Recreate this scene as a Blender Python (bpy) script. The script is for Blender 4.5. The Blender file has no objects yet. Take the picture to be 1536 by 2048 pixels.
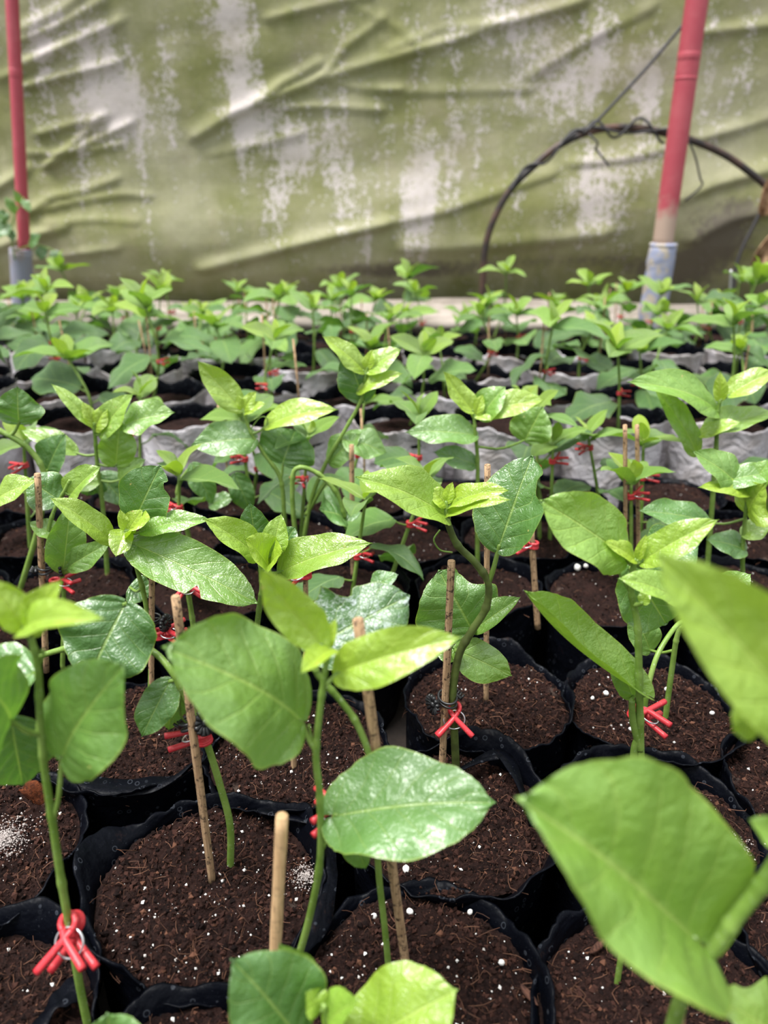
import bpy, math, random
import numpy as np
from mathutils import Vector, Matrix, Quaternion

# ------------------------------------------------------------------ camera, sky, light, exposure
SC = bpy.context.scene
COL = SC.collection
H = 0.46                      # camera height above the soil level (z = 0)
PITCH = math.radians(24.0)
F = 1540.0                    # focal length in photo pixels (1536 x 2048)
CX, CY = 768.0, 1024.0
cam_d = bpy.data.cameras.new('camera')
cam = bpy.data.objects.new('camera', cam_d)
COL.objects.link(cam)
cam.location = (0, 0, H)
cam.rotation_euler = (math.pi / 2 - PITCH, 0, 0)
cam_d.sensor_fit = 'HORIZONTAL'
cam_d.sensor_width = 36.0
cam_d.lens = 36.0 * F / 1536.0
cam_d.clip_start = 0.01
cam_d.dof.use_dof = True
cam_d.dof.focus_distance = 0.60
cam_d.dof.aperture_fstop = 7.6
SC.camera = cam

world = bpy.data.worlds.new('overcast_sky')
SC.world = world
world.use_nodes = True
wt = world.node_tree
bg = wt.nodes['Background']
bg.inputs['Color'].default_value = (0.93, 0.97, 1.0, 1)
# standard overcast sky: luminance rises from the horizon to three times as much at the zenith
wg = wt.nodes.new('ShaderNodeTexCoord'); wsx = wt.nodes.new('ShaderNodeSeparateXYZ'); wm = wt.nodes.new('ShaderNodeMapRange')
wt.links.new(wg.outputs['Generated'], wsx.inputs[0]); wt.links.new(wsx.outputs[2], wm.inputs[0])
wm.inputs[1].default_value = 0.0; wm.inputs[2].default_value = 1.0; wm.inputs[3].default_value = 0.36; wm.inputs[4].default_value = 1.08
wt.links.new(wm.outputs[0], bg.inputs['Strength'])
sun_d = bpy.data.lights.new('soft_sun', 'SUN')
sun_d.energy = 4.3
sun_d.angle = math.radians(30)
sun_d.color = (1.0, 0.985, 0.96)
sun = bpy.data.objects.new('soft_sun', sun_d)
sun.rotation_euler = (math.radians(7), math.radians(-18), 0)
COL.objects.link(sun)
SC.view_settings.view_transform = 'Standard'
SC.view_settings.look = 'None'
SC.view_settings.exposure = 0.84
SC.view_settings.gamma = 1.0
SC.view_settings.use_curve_mapping = False

# ------------------------------------------------------------------ geometry helpers
SP, CP = math.sin(PITCH), math.cos(PITCH)
CAMP = np.array([0, 0, H])
FWD = np.array([0, CP, -SP])

def ray(px, py):
    a, b = (px - CX) / F, -(py - CY) / F
    return np.array([a, CP + b * SP, -SP + b * CP])

def ground(px, py, z=0.0):
    d = ray(px, py)
    return CAMP + d * ((z - H) / d[2])

def at(px, py, Y):
    d = ray(px, py)
    return CAMP + d * (Y / d[1])

def pxm(p):
    """metres per photo pixel at point p"""
    return float(np.dot(np.asarray(p) - CAMP, FWD)) / F

def spline(pts, n):
    P = np.asarray(pts, float)
    if len(P) == 2:
        t = np.linspace(0, 1, n)[:, None]
        return P[0] * (1 - t) + P[1] * t
    Q = np.vstack([2 * P[0] - P[1], P, 2 * P[-1] - P[-2]])
    out = []
    m = len(P) - 1
    for k in range(n):
        u = k / (n - 1) * m
        i = min(int(u), m - 1)
        t = u - i
        p0, p1, p2, p3 = Q[i:i + 4]
        out.append(.5 * (2 * p1 + (p2 - p0) * t + (2 * p0 - 5 * p1 + 4 * p2 - p3) * t * t + (3 * p1 - p0 - 3 * p2 + p3) * t ** 3))
    return np.array(out)

class MB:
    """collects geometry for one mesh"""
    def __init__(self):
        self.v, self.f, self.m, self.n = [], [], [], 0
    def add(self, V, Fc, mat=0):
        o = self.n
        self.v.append(np.asarray(V, float))
        self.n += len(V)
        for q in Fc:
            self.f.append(tuple(i + o for i in q))
            self.m.append(mat)
    def tube(self, pts, r, ns=8, mat=0, cap=True):
        P = np.asarray(pts, float)
        n = len(P)
        r = np.broadcast_to(np.asarray(r, float), (n,))
        T = np.gradient(P, axis=0)
        T /= np.linalg.norm(T, axis=1)[:, None] + 1e-12
        ref = np.array([0, 0, 1.0]) if abs(T[0][2]) < .9 else np.array([1.0, 0, 0])
        a = np.cross(T[0], ref); a /= np.linalg.norm(a)
        V = []
        th = np.linspace(0, 2 * math.pi, ns, endpoint=False)
        for i in range(n):
            a = a - T[i] * np.dot(a, T[i]); a /= np.linalg.norm(a) + 1e-12
            b = np.cross(T[i], a)
            V.append(P[i] + r[i] * (np.cos(th)[:, None] * a + np.sin(th)[:, None] * b))
        V = np.vstack(V)
        Fc = []
        for i in range(n - 1):
            for k in range(ns):
                k2 = (k + 1) % ns
                Fc.append((i * ns + k, i * ns + k2, (i + 1) * ns + k2, (i + 1) * ns + k))
        if cap:
            Fc.append(tuple(range(ns))[::-1])
            Fc.append(tuple((n - 1) * ns + k for k in range(ns)))
        self.add(V, Fc, mat)
    def torus(self, c, R, r, ax=(0, 0, 1), n=28, ns=8, mat=0, ex=1.0):
        q = Vector((0, 0, 1)).rotation_difference(Vector(ax))
        pts = []
        V, Fc = [], []
        for i in range(n):
            t = 2 * math.pi * i / n
            for k in range(ns):
                s = 2 * math.pi * k / ns
                p = q @ Vector(((R + r * math.cos(s)) * math.cos(t) * ex, (R + r * math.cos(s)) * math.sin(t), r * math.sin(s)))
                V.append((p.x + c[0], p.y + c[1], p.z + c[2]))
                i2, k2 = (i + 1) % n, (k + 1) % ns
                Fc.append((i * ns + k, i2 * ns + k, i2 * ns + k2, i * ns + k2))
        self.add(np.array(V), Fc, mat)
    def mesh(self, name, mats, smooth=True):
        me = bpy.data.meshes.new(name)
        V = np.vstack(self.v)
        me.from_pydata(V.tolist(), [], self.f)
        for m in mats:
            me.materials.append(m)
        me.polygons.foreach_set('material_index', self.m)
        me.polygons.foreach_set('use_smooth', [smooth] * len(self.f))
        me.update()
        return me

def link(name, me, parent=None, loc=None, mtx=None):
    o = bpy.data.objects.new(name, me)
    COL.objects.link(o)
    if parent is not None:
        o.parent = parent
    if mtx is not None:
        o.matrix_local = mtx
    elif loc is not None:
        o.location = loc
    return o

def thing(name, label, cat, loc, group=None, kind=None, me=None):
    o = bpy.data.objects.new(name, me)
    COL.objects.link(o)
    o.location = loc
    if me is None:
        o.empty_display_size = .02
    tag(o, label, cat, group, kind)
    return o

def tag(o, label=None, cat=None, group=None, kind=None):
    if label: o['label'] = label
    if cat: o['category'] = cat
    if group: o['group'] = group
    if kind: o['kind'] = kind

RNG = np.random.default_rng(7)

def vnoise(x, y, seed, octs=4, f=1.0, pers=.5):
    r = np.random.default_rng(seed)
    x, y = np.asarray(x, float), np.asarray(y, float)
    out = np.zeros(np.broadcast(x, y).shape)
    amp, tot = 1.0, 0.0
    for o in range(octs):
        g = r.random((64, 64))
        X, Y = x * f + r.random() * 64, y * f + r.random() * 64
        i, j = np.floor(X).astype(int), np.floor(Y).astype(int)
        u, v = X - i, Y - j
        u, v = u * u * (3 - 2 * u), v * v * (3 - 2 * v)
        a, b = g[i % 64, j % 64], g[(i + 1) % 64, j % 64]
        c, d = g[i % 64, (j + 1) % 64], g[(i + 1) % 64, (j + 1) % 64]
        out += amp * ((a * (1 - u) + b * u) * (1 - v) + (c * (1 - u) + d * u) * v)
        tot += amp
        amp *= pers; f *= 2
    return out / tot * 2 - 1

# ------------------------------------------------------------------ materials
class NT:
    def __init__(self, name):
        self.mat = bpy.data.materials.new(name)
        self.mat.use_nodes = True
        self.t = self.mat.node_tree
        self.t.nodes.clear()
        self.out = self.t.nodes.new('ShaderNodeOutputMaterial')
    def n(self, typ, **kw):
        nd = self.t.nodes.new('ShaderNode' + typ)
        for k, v in kw.items():
            if k in nd.inputs.keys():
                self.put(nd.inputs[k], v)
            else:
                setattr(nd, k, v)
        return nd
    def put(self, sock, v):
        if isinstance(v, bpy.types.NodeSocket):
            self.t.links.new(v, sock)
        elif isinstance(v, (tuple, list)) and len(v) == 3 and sock.type == 'RGBA':
            sock.default_value = (*v, 1)
        else:
            sock.default_value = v
    def math(self, op, a, b=0.0, c=None, clamp=False):
        nd = self.t.nodes.new('ShaderNodeMath'); nd.operation = op; nd.use_clamp = clamp
        self.put(nd.inputs[0], a); self.put(nd.inputs[1], b)
        if c is not None: self.put(nd.inputs[2], c)
        return nd.outputs[0]
    def smooth(self, x, a, b, lo=0.0, hi=1.0):
        nd = self.t.nodes.new('ShaderNodeMapRange'); nd.interpolation_type = 'SMOOTHSTEP'
        self.put(nd.inputs[0], x)
        for i, v in enumerate((a, b, lo, hi)): self.put(nd.inputs[i + 1], v)
        return nd.outputs[0]
    def mix(self, fac, a, b, blend='MIX'):
        nd = self.t.nodes.new('ShaderNodeMix'); nd.data_type = 'RGBA'; nd.blend_type = blend
        self.put(nd.inputs[0], fac); self.put(nd.inputs[6], a); self.put(nd.inputs[7], b)
        return nd.outputs[2]
    def noise(self, scale, detail=4, rough=.55, vec=None, dist=0.0):
        nd = self.n('TexNoise', Scale=scale, Detail=detail, Roughness=rough, Distortion=dist)
        if vec is not None: self.put(nd.inputs['Vector'], vec)
        return nd.outputs['Fac']
    def coord(self, which='Object'):
        return self.n('TexCoord').outputs[which]
    def mapping(self, vec, scale=(1, 1, 1), loc=(0, 0, 0), rot=(0, 0, 0)):
        nd = self.n('Mapping', Vector=vec)
        nd.inputs['Scale'].default_value = scale; nd.inputs['Location'].default_value = loc; nd.inputs['Rotation'].default_value = rot
        return nd.outputs[0]
    def bump(self, h, strength=.3, dist=.001):
        return self.n('Bump', Height=h, Strength=strength, Distance=dist).outputs[0]
    def principled(self, color, rough=.5, spec=.5, normal=None, metal=0.0, **kw):
        p = self.n('BsdfPrincipled')
        self.put(p.inputs['Base Color'], color); self.put(p.inputs['Roughness'], rough)
        self.put(p.inputs['Specular IOR Level'], spec); self.put(p.inputs['Metallic'], metal)
        if normal is not None: self.put(p.inputs['Normal'], normal)
        for k, v in kw.items(): self.put(p.inputs[k.replace('_', ' ')], v)
        return p.outputs[0]
    def done(self, sh):
        self.t.links.new(sh, self.out.inputs[0])
        return self.mat

def leaf_material(name, powder=False):
    t = NT(name)
    uv = t.n('UVMap', uv_map='UVMap').outputs[0]
    sx = t.n('SeparateXYZ', Vector=uv)
    u, v = sx.outputs[0], sx.outputs[1]
    s = t.math('ABSOLUTE', t.math('MULTIPLY_ADD', u, 2.0, -1.0))          # 0 midrib .. 1 margin
    info = t.n('ObjectInfo')
    col = info.outputs['Color']; rnd = info.outputs['Random']
    obj = t.coord('Object')
    mid = t.smooth(s, .012, .05, 1.0, 0.0)
    wob = t.math('MULTIPLY', t.math('SUBTRACT', t.noise(60, 2, .5, obj), .5), .05)
    ph = t.math('ADD', t.math('MULTIPLY', t.math('SUBTRACT', v, t.math('MULTIPLY', t.math('POWER', s, .8), .30)), 5.5), t.math('MULTIPLY_ADD', wob, 4.0, .25))
    fr = t.math('ABSOLUTE', t.math('SUBTRACT', t.math('FRACT', ph), .5))
    lat = t.math('MULTIPLY', t.smooth(fr, .012, .06, 1.0, 0.0), t.smooth(s, .75, 1.0, .8, 0.0))
    vein = t.math('MAXIMUM', mid, t.math('MULTIPLY', lat, .7))
    vor = t.n('TexVoronoi', feature='DISTANCE_TO_EDGE', Scale=420.0, Vector=obj)
    ret = t.smooth(vor.outputs['Distance'], .0, .12, 0.0, 1.0)
    big = t.noise(45, 3, .55, obj)
    base = t.mix(t.smooth(big, .3, .7, 0.0, .45), col, t.mix(1.0, col, (.62, .74, .62), 'MULTIPLY'))
    pale = t.mix(.55, t.mix(1.0, col, (1.5, 1.35, 1.6), 'MULTIPLY'), (.42, .55, .14))
    base = t.mix(t.math('MAXIMUM', t.math('MULTIPLY', mid, .70), t.math('MULTIPLY', lat, .40)), base, pale)
    base = t.mix(t.smooth(s, .955, 1.0, 0.0, .45), base, (.40, .50, .06))
    vec2 = t.n('VectorMath', operation='ADD', **{}).outputs[0]
    va = vec2.node
    t.put(va.inputs[0], obj); t.put(va.inputs[1], t.n('CombineXYZ', X=rnd, Y=rnd, Z=rnd).outputs[0])
    sp = t.noise(110, 2, .6, vec2)
    spot = t.math('MULTIPLY', t.smooth(sp, .735, .76), t.smooth(t.noise(18, 1, .5, vec2), .48, .58))
    base = t.mix(t.math('MULTIPLY', spot, .8), base, (.55, .46, .16))
    rough = t.math('MULTIPLY_ADD', big, .14, .27)
    if powder:
        pw = t.math('MULTIPLY', t.smooth(t.noise(260, 6, .75, obj), .47, .62), t.smooth(t.noise(38, 3, .6, obj), .36, .60))
        base = t.mix(t.math('MULTIPLY', pw, .8), base, (.62, .68, .72))
        rough = t.math('MULTIPLY_ADD', pw, .4, .4)
    hgt = t.math('ADD', t.math('MULTIPLY', t.math('SUBTRACT', 1.0, vein), .7), t.math('MULTIPLY', ret, .14))
    hgt = t.math('ADD', hgt, t.math('MULTIPLY', t.noise(120, 2, .5, obj, .5), 2.2))
    nrm = t.bump(hgt, .6, .0013)
    p = t.principled(base, rough, 1.0, nrm, IOR=1.62)
    tr = t.n('BsdfTranslucent')
    t.put(tr.inputs['Color'], t.mix(1.0, base, (1.15, 1.25, .55), 'MULTIPLY'))
    t.put(tr.inputs['Normal'], nrm)
    ms = t.n('MixShader', Fac=.33)
    t.t.links.new(p, ms.inputs[1]); t.t.links.new(tr.outputs[0], ms.inputs[2])
    return t.done(ms.outputs[0])

M = {}
M['leaf'] = leaf_material('leaf_green')
M['leaf_powder'] = leaf_material('leaf_powdered', True)

t = NT('stem_green')
ob = t.coord()
c = t.mix(t.smooth(t.noise(40, 3, .6, ob), .35, .65), (.115, .20, .028), (.19, .29, .06))
c = t.mix(t.math('MULTIPLY', t.smooth(t.noise(500, 3, .7, ob), .60, .70), .5), c, (.45, .50, .38))
M['stem'] = t.done(t.principled(c, .42, .4, t.bump(t.noise(300, 3, .6, ob), .2, .0005)))

t = NT('stem_old')
ob = t.coord()
c = t.mix(t.smooth(t.noise(60, 3, .6, ob), .35, .65), (.06, .075, .02), (.11, .15, .035))
M['stem_old'] = t.done(t.principled(c, .5, .35, t.bump(t.noise(300, 3, .6, ob), .3, .0005)))

def soil_mat(name, a, b, pale):
    t = NT(name)
    ob = t.coord()
    n1 = t.noise(55, 5, .65, ob); n2 = t.noise(420, 4, .7, ob)
    c = t.mix(t.smooth(n1, .35, .68), a, b)
    c = t.mix(t.smooth(n2, .45, .7, 0.0, .55), c, (.048, .021, .016))
    c = t.mix(t.math('MULTIPLY', t.smooth(t.noise(22, 3, .6, ob), .66, .78), pale), c, (.30, .22, .18))
    h = t.math('ADD', t.noise(300, 6, .75, ob), t.math('MULTIPLY', n1, .5))
    return t.done(t.principled(c, .95, .12, t.bump(h, 1.0, .003)))
M['soil'] = soil_mat('coco_soil', (.0080, .0039, .0034), (.024, .0112, .0092), .25)
t = NT('soil_crumb')
g = t.n('NewGeometry')
r = g.outputs['Random Per Island']
c = t.mix(t.smooth(r, .0, 1.0), (.0055, .0027, .0024), (.041, .0175, .0128))
c = t.mix(t.smooth(r, .95, .96), c, (.10, .045, .028))
M['crumb'] = t.done(t.principled(c, .95, .12))
t = NT('coir_fibre')
r = t.n('NewGeometry').outputs['Random Per Island']
M['fibre'] = t.done(t.principled(t.mix(r, (.025, .011, .007), (.12, .055, .032)), .8, .2))
t = NT('perlite')
M['perlite'] = t.done(t.principled(t.mix(t.n('NewGeometry').outputs['Random Per Island'], (.50, .45, .42), (.85, .83, .80)), .8, .2))

t = NT('black_film')
ob = t.coord()
vo = t.n('TexVoronoi', Scale=150.0, Vector=ob)
vd = vo.outputs['Distance']
ring = t.math('MULTIPLY', t.smooth(vd, .18, .27), t.smooth(vd, .27, .36, 1.0, 0.0))
ring = t.math('MULTIPLY', ring, t.smooth(t.n('SeparateColor', Color=vo.outputs['Color']).outputs[0], .72, .80))
dust = t.math('MULTIPLY', t.smooth(t.noise(900, 2, .5, ob), .69, .74), .6)
dirt = t.math('MULTIPLY', t.smooth(t.noise(14, 5, .65, ob), .60, .76), t.smooth(t.noise(240, 4, .7, ob), .45, .6))
c = t.mix(t.math('MULTIPLY', t.math('MAXIMUM', ring, dust), .55), (.0018, .0022, .0040), (.045, .050, .062))
c = t.mix(t.math('MULTIPLY', dirt, .55), c, (.045, .022, .016))
h = t.math('ADD', t.noise(30, 3, .5, ob, .6), t.math('MULTIPLY', t.noise(130, 2, .5, ob), .25))
M['film'] = t.done(t.principled(c, t.math('MULTIPLY_ADD', dirt, .4, .40), .06, t.bump(h, .6, .007)))

t = NT('white_sack')
ob = t.coord()
c = t.mix(t.smooth(t.noise(16, 4, .6, ob), .4, .66), (.52, .49, .52), (.33, .295, .29))
c = t.mix(t.math('MULTIPLY', t.smooth(t.noise(60, 4, .7, ob), .58, .8), .45), c, (.22, .16, .13))
M['sack'] = t.done(t.principled(c, .55, .35, t.bump(t.noise(30, 4, .6, ob, .8), .8, .012)))

t = NT('bamboo')
ob = t.coord()
st = t.noise(1.0, 4, .6, t.mapping(ob, (900, 900, 40)))
al = t.n('ObjectInfo').outputs['Alpha']
c = t.mix(t.smooth(st, .35, .65), t.mix(al, (.78, .52, .28), (.46, .30, .17)), t.mix(al, (.66, .41, .21), (.27, .165, .09)))
c = t.mix(t.math('MULTIPLY', t.smooth(t.noise(260, 4, .7, ob), .5, .66), t.n('ObjectInfo').outputs['Alpha']), c, (.055, .033, .022))
M['bamboo'] = t.done(t.principled(c, .7, .25, t.bump(st, .3, .0004)))

t = NT('red_plastic')
ob = t.coord()
c = t.mix(t.smooth(t.noise(300, 3, .6, ob), .55, .7, 0, .6), (.50, .030, .040), (.62, .13, .125))
M['red'] = t.done(t.principled(c, .38, .45))
t = NT('black_plastic')
M['blackp'] = t.done(t.principled((.012, .012, .013), .38, .5, t.bump(t.noise(500, 2, .5, t.coord()), .2, .0003)))
t = NT('spring_wire')
M['wire'] = t.done(t.principled((.62, .62, .64), .28, .5, None, .8))

# tarp: painted growth masks sit in vertex attributes (bare = washed patch, mould = dark patch)
t = NT('algae_tarp')
ob = t.coord()
bare = t.n('Attribute', attribute_name='bare').outputs['Fac']
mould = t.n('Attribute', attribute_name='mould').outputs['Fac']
streak = t.noise(1.0, 5, .65, t.mapping(ob, (16, 1, 2.4)))
fine = t.noise(38, 6, .72, ob)
speck = t.noise(120, 4, .7, ob)
green = t.mix(t.smooth(t.noise(5, 4, .6, ob), .34, .66), (.225, .228, .082), (.335, .322, .185))
green = t.mix(t.smooth(streak, .36, .66, 0.0, .65), green, (.175, .190, .062))
green = t.mix(t.smooth(t.noise(2.2, 3, .6, ob), .45, .7, 0.0, .65), green, (.40, .375, .26))
w = t.math('ADD', bare, t.math('MULTIPLY_ADD', t.math('ADD', t.math('ADD', fine, streak), speck), 1.7, -2.42))
patch = t.smooth(w, .36, .72)
cc = t.mix(t.math('MULTIPLY', patch, .78), green, (.68, .60, .60))
vo = t.n('TexVoronoi', Scale=34.0, Vector=ob, Randomness=1.0)
sp = t.math('MULTIPLY', t.smooth(vo.outputs['Distance'], .10, .22, 1.0, 0.0), t.smooth(t.noise(4.0, 3, .6, ob), .46, .6))
sp = t.math('MULTIPLY', sp, t.smooth(t.n('SeparateColor', Color=vo.outputs['Color']).outputs[1], .45, .6))
cc = t.mix(t.math('MULTIPLY', sp, .75), cc, (.55, .52, .46))
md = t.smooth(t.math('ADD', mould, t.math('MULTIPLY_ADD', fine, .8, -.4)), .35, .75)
cc = t.mix(t.math('MULTIPLY', t.smooth(speck, .40, .62), .30), cc, t.mix(1.0, cc, (.72, .70, .74), 'MULTIPLY'))
cc = t.mix(t.math('MULTIPLY', t.smooth(t.noise(3.3, 5, .7, ob), .5, .68), .5), cc, (.30, .26, .17))
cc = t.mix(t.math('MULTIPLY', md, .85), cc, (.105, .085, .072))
M['tarp'] = t.done(t.principled(cc, .62, .3, t.bump(t.math('ADD', fine, t.noise(9, 4, .6, ob, .5)), .35, .006)))

t = NT('pale_sheet')
ob = t.coord()
c = t.mix(t.smooth(t.noise(6, 5, .65, t.mapping(ob, (1, 3, 3))), .35, .65), (.36, .31, .27), (.20, .17, .14))
c = t.mix(t.smooth(t.noise(20, 4, .6, ob), .56, .7, 0, .6), c, (.13, .13, .06))
M['sheet'] = t.done(t.principled(c, .7, .25, t.bump(t.noise(14, 4, .6, ob, .6), .6, .01)))

t = NT('red_paint')
ob = t.coord()
c = t.mix(t.smooth(t.noise(20, 4, .6, ob), .4, .7, 0, .6), (.40, .062, .085), (.46, .10, .12))
sz = t.n('SeparateXYZ', Vector=ob).outputs[2]
rust = t.smooth(t.math('ADD', sz, t.math('MULTIPLY', t.noise(30, 3, .6, ob), .12)), .62, .55)
c = t.mix(t.math('MULTIPLY', rust, t.n('ObjectInfo').outputs['Alpha']), c, (.42, .30, .24))
M['redpaint'] = t.done(t.principled(c, .5, .4))
t = NT('grey_pipe')
ob = t.coord()
c = t.mix(t.smooth(t.noise(16, 5, .65, t.mapping(ob, (1, 1, .35))), .48, .66), (.25, .255, .32), (.27, .20, .16))
M['pipe'] = t.done(t.principled(c, .6, .3))
t = NT('concrete_splash')
ob = t.coord()
c = t.mix(t.smooth(t.noise(26, 4, .6, ob), .44, .6), (.27, .29, .40), (.42, .36, .29))
M['splash'] = t.done(t.principled(c, .75, .2, t.bump(t.noise(40, 4, .6, ob), .6, .004)))
t = NT('dark_hose')
ob = t.coord()
c = t.mix(t.smooth(t.noise(7, 4, .6, ob), .42, .62), (.030, .026, .026), (.105, .058, .042))
M['hose'] = t.done(t.principled(c, .5, .35))
t = NT('dark_cord')
M['cord'] = t.done(t.principled((.055, .052, .055), .6, .3))
t = NT('dried_leaf')
ob = t.coord()
M['dried'] = t.done(t.principled(t.mix(t.smooth(t.noise(60, 4, .6, ob), .35, .65), (.42, .27, .16), (.20, .11, .06)), .8, .2))
t = NT('dark_ground')
ob = t.coord()
c = t.mix(t.smooth(t.noise(9, 5, .6, ob), .4, .65), (.012, .011, .011), (.035, .026, .021))
M['ground'] = t.done(t.principled(c, .85, .2, t.bump(t.noise(40, 5, .6, ob), .5, .01)))

# ------------------------------------------------------------------ the setting
TY = 2.78                                   # tarp plane
GZ = -0.17                                  # ground level under the bags
mb = MB()
mb.add([(-4, -1.5, GZ), (4, -1.5, GZ), (4, 4, GZ), (-4, 4, GZ)], [(0, 1, 2, 3)])
o = link('floor', mb.mesh('floor', [M['ground']])); tag(o, 'dark damp earth floor under the bags', 'floor', kind='structure')

def build_tarp():
    nx, nz = 460, 230
    x = np.linspace(-2.6, 2.6, nx); z = np.linspace(-.10, 2.1, nz)
    X, Z = np.meshgrid(x, z)
    D = .035 * vnoise(X, Z, 3, 2, .9) + .008 * vnoise(X * .6 + Z * 1.2, Z * 2 - X * .8, 5, 3, 3)
    # slack lower part tucks back under the hanging fold
    edge = .17 + .05 * X + .02 * np.sin(3 * X)
    D += .05 * np.exp(-((Z - edge - .10) / .16) ** 2)
    D -= .10 * np.clip((edge - Z) / .25, 0, 1) ** 1.2
    def seg(p, q):
        P, Q = at(*p, TY), at(*q, TY)
        ax, az, bx, bz = P[0], P[2], Q[0], Q[2]
        L2 = (bx - ax) ** 2 + (bz - az) ** 2
        t = np.clip(((X - ax) * (bx - ax) + (Z - az) * (bz - az)) / L2, 0, 1)
        dx, dz = X - (ax + t * (bx - ax)), Z - (az + t * (bz - az))
        side = ((bx - ax) * (Z - az) - (bz - az) * (X - ax)) / math.sqrt(L2)
        return np.hypot(dx, dz), side, t
    folds = [  # polyline in photo pixels, height, width
        ([(395, 275), (470, 228), (525, 207), (640, 160), (770, 122), (900, 85), (1010, 50), (1160, 8)], .022, .020),
        ([(520, 205), (560, 170), (640, 128)], .016, .014), ([(640, 158), (700, 90), (768, 40)], .012, .014),
        ([(525, 215), (650, 215), (760, 222)], .010, .014), ([(660, 165), (720, 178), (800, 180)], .010, .014),
        ([(40, 180), (140, 152), (235, 128)], .016, .014), ([(45, 130), (140, 90), (240, 48)], .016, .016),
        ([(40, 85), (120, 55), (210, 5)], .014, .016), ([(50, 60), (130, 20), (180, -20)], .012, .015),
        ([(0, 160), (60, 140), (130, 105)], .010, .013), ([(80, 270), (150, 250), (210, 235)], .012, .013),
        ([(100, 330), (150, 285), (200, 240)], .014, .012), ([(100, 335), (170, 290), (260, 250)], .015, .013),
        ([(60, 310), (160, 305), (240, 290)], .010, .012), ([(60, 430), (110, 395), (160, 385), (235, 360)], .014, .013),
        ([(70, 425), (150, 405), (250, 390), (300, 395)], .011, .012), ([(60, 480), (100, 470), (140, 455)], .018, .016),
        ([(0, 500), (60, 475), (110, 460)], .018, .018), ([(100, 445), (200, 440), (280, 445)], .009, .012),
        ([(65, 520), (160, 508), (240, 498)], .016, .014), ([(410, 540), (470, 525), (580, 495), (680, 470), (770, 450)], .024, .022),
        ([(770, 450), (880, 425), (1000, 385), (1100, 350)], .010, .020), ([(768, 185), (900, 185), (1060, 180)], .008, .016),
        ([(1060, 155), (1180, 80), (1300, 20)], .010, .020), ([(1140, 330), (1240, 320), (1330, 300)], .009, .016),
        ([(1400, 70), (1470, 60), (1536, 55)], .012, .016), ([(1400, 280), (1470, 260), (1536, 240)], .012, .018),
        ([(780, 100), (880, 60), (1000, 48)], .009, .014), ([(820, 500), (1000, 490), (1200, 470)], .020, .030),
        ([(1350, 400), (1420, 370), (1536, 340)], .016, .025), ([(1380, 480), (1450, 440), (1536, 420)], .016, .025),
        ([(420, 310), (520, 290), (600, 270)], .007, .014), ([(0, 380), (30, 360), (60, 340)], .014, .016),
        ([(540, 40), (640, 15), (740, -10)], .010, .015), ([(700, 10), (800, 60), (830, 90)], .006, .014)]
    for pts, a, wd in folds:
        best = np.zeros_like(X)
        for p, q in zip(pts[:-1], pts[1:]):
            d, side, t = seg(p, q)
            best = np.maximum(best, np.where(side > 0, np.exp(-(d / (wd * 1.25)) ** 2), np.exp(-(d / (wd * .5)) ** 2)))
        D += a * 1.05 * best * (.8 + .4 * vnoise(X, Z, 11, 2, 6))
    bare = np.zeros_like(X); mould = np.zeros_like(X)
    def blob(A, px, py, rx, ry, g):
        P = at(px, py, TY); k = pxm(P)
        A += g * np.exp(-((X - P[0]) / (rx * k)) ** 2 - ((Z - P[2]) / (ry * k)) ** 2)
    for b in [(190, 205, 75, 70, .5), (265, 215, 60, 90, .5), (338, 90, 26, 70, .5), (480, 130, 34, 150, .55), (440, 30, 70, 50, .4), (150, 80, 100, 60, .4),
              (600, 310, 36, 60, .75), (840, 400, 40, 110, .6), (560, 410, 30, 80, .35), (675, 230, 34, 150, .35), (1060, 50, 90, 70, .45), (1185, 410, 60, 80, .6),
              (1295, 180, 34, 90, .55), (1120, 180, 80, 60, .35), (1215, 130, 60, 80, .45), (900, 330, 120, 100, .25), (170, 330, 40, 60, .35), (510, 240, 90, 50, .35),
              (1245, 320, 80, 40, .4), (700, 400, 120, 100, .15), (880, 60, 60, 80, .2), (60, 40, 60, 90, .2), (1480, 120, 40, 120, .25), (1000, 200, 160, 100, .12)]:
        blob(bare, *b)
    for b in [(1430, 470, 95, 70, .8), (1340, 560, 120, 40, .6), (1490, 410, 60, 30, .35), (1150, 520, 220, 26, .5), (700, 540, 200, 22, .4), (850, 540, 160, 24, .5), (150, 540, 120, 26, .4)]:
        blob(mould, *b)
    V = np.stack([X.ravel(), (TY - D).ravel(), Z.ravel()], 1)
    idx = np.arange(nx * nz).reshape(nz, nx)
    Q = np.stack([idx[:-1, :-1].ravel(), idx[:-1, 1:].ravel(), idx[1:, 1:].ravel(), idx[1:, :-1].ravel()], 1)
    me = bpy.data.meshes.new('tarp')
    me.from_pydata(V.tolist(), [], Q.tolist())
    me.materials.append(M['tarp'])
    me.polygons.foreach_set('use_smooth', [True] * len(me.polygons))
    for nm, A in (('bare', bare), ('mould', mould)):
        me.attributes.new(nm, 'FLOAT', 'POINT').data.foreach_set('value', A.ravel())
    me.update()
    return me
o = link('wall_back', build_tarp()); tag(o, 'olive green algae stained tarpaulin wall with creases and pale patches', 'tarp wall', kind='structure')

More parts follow.
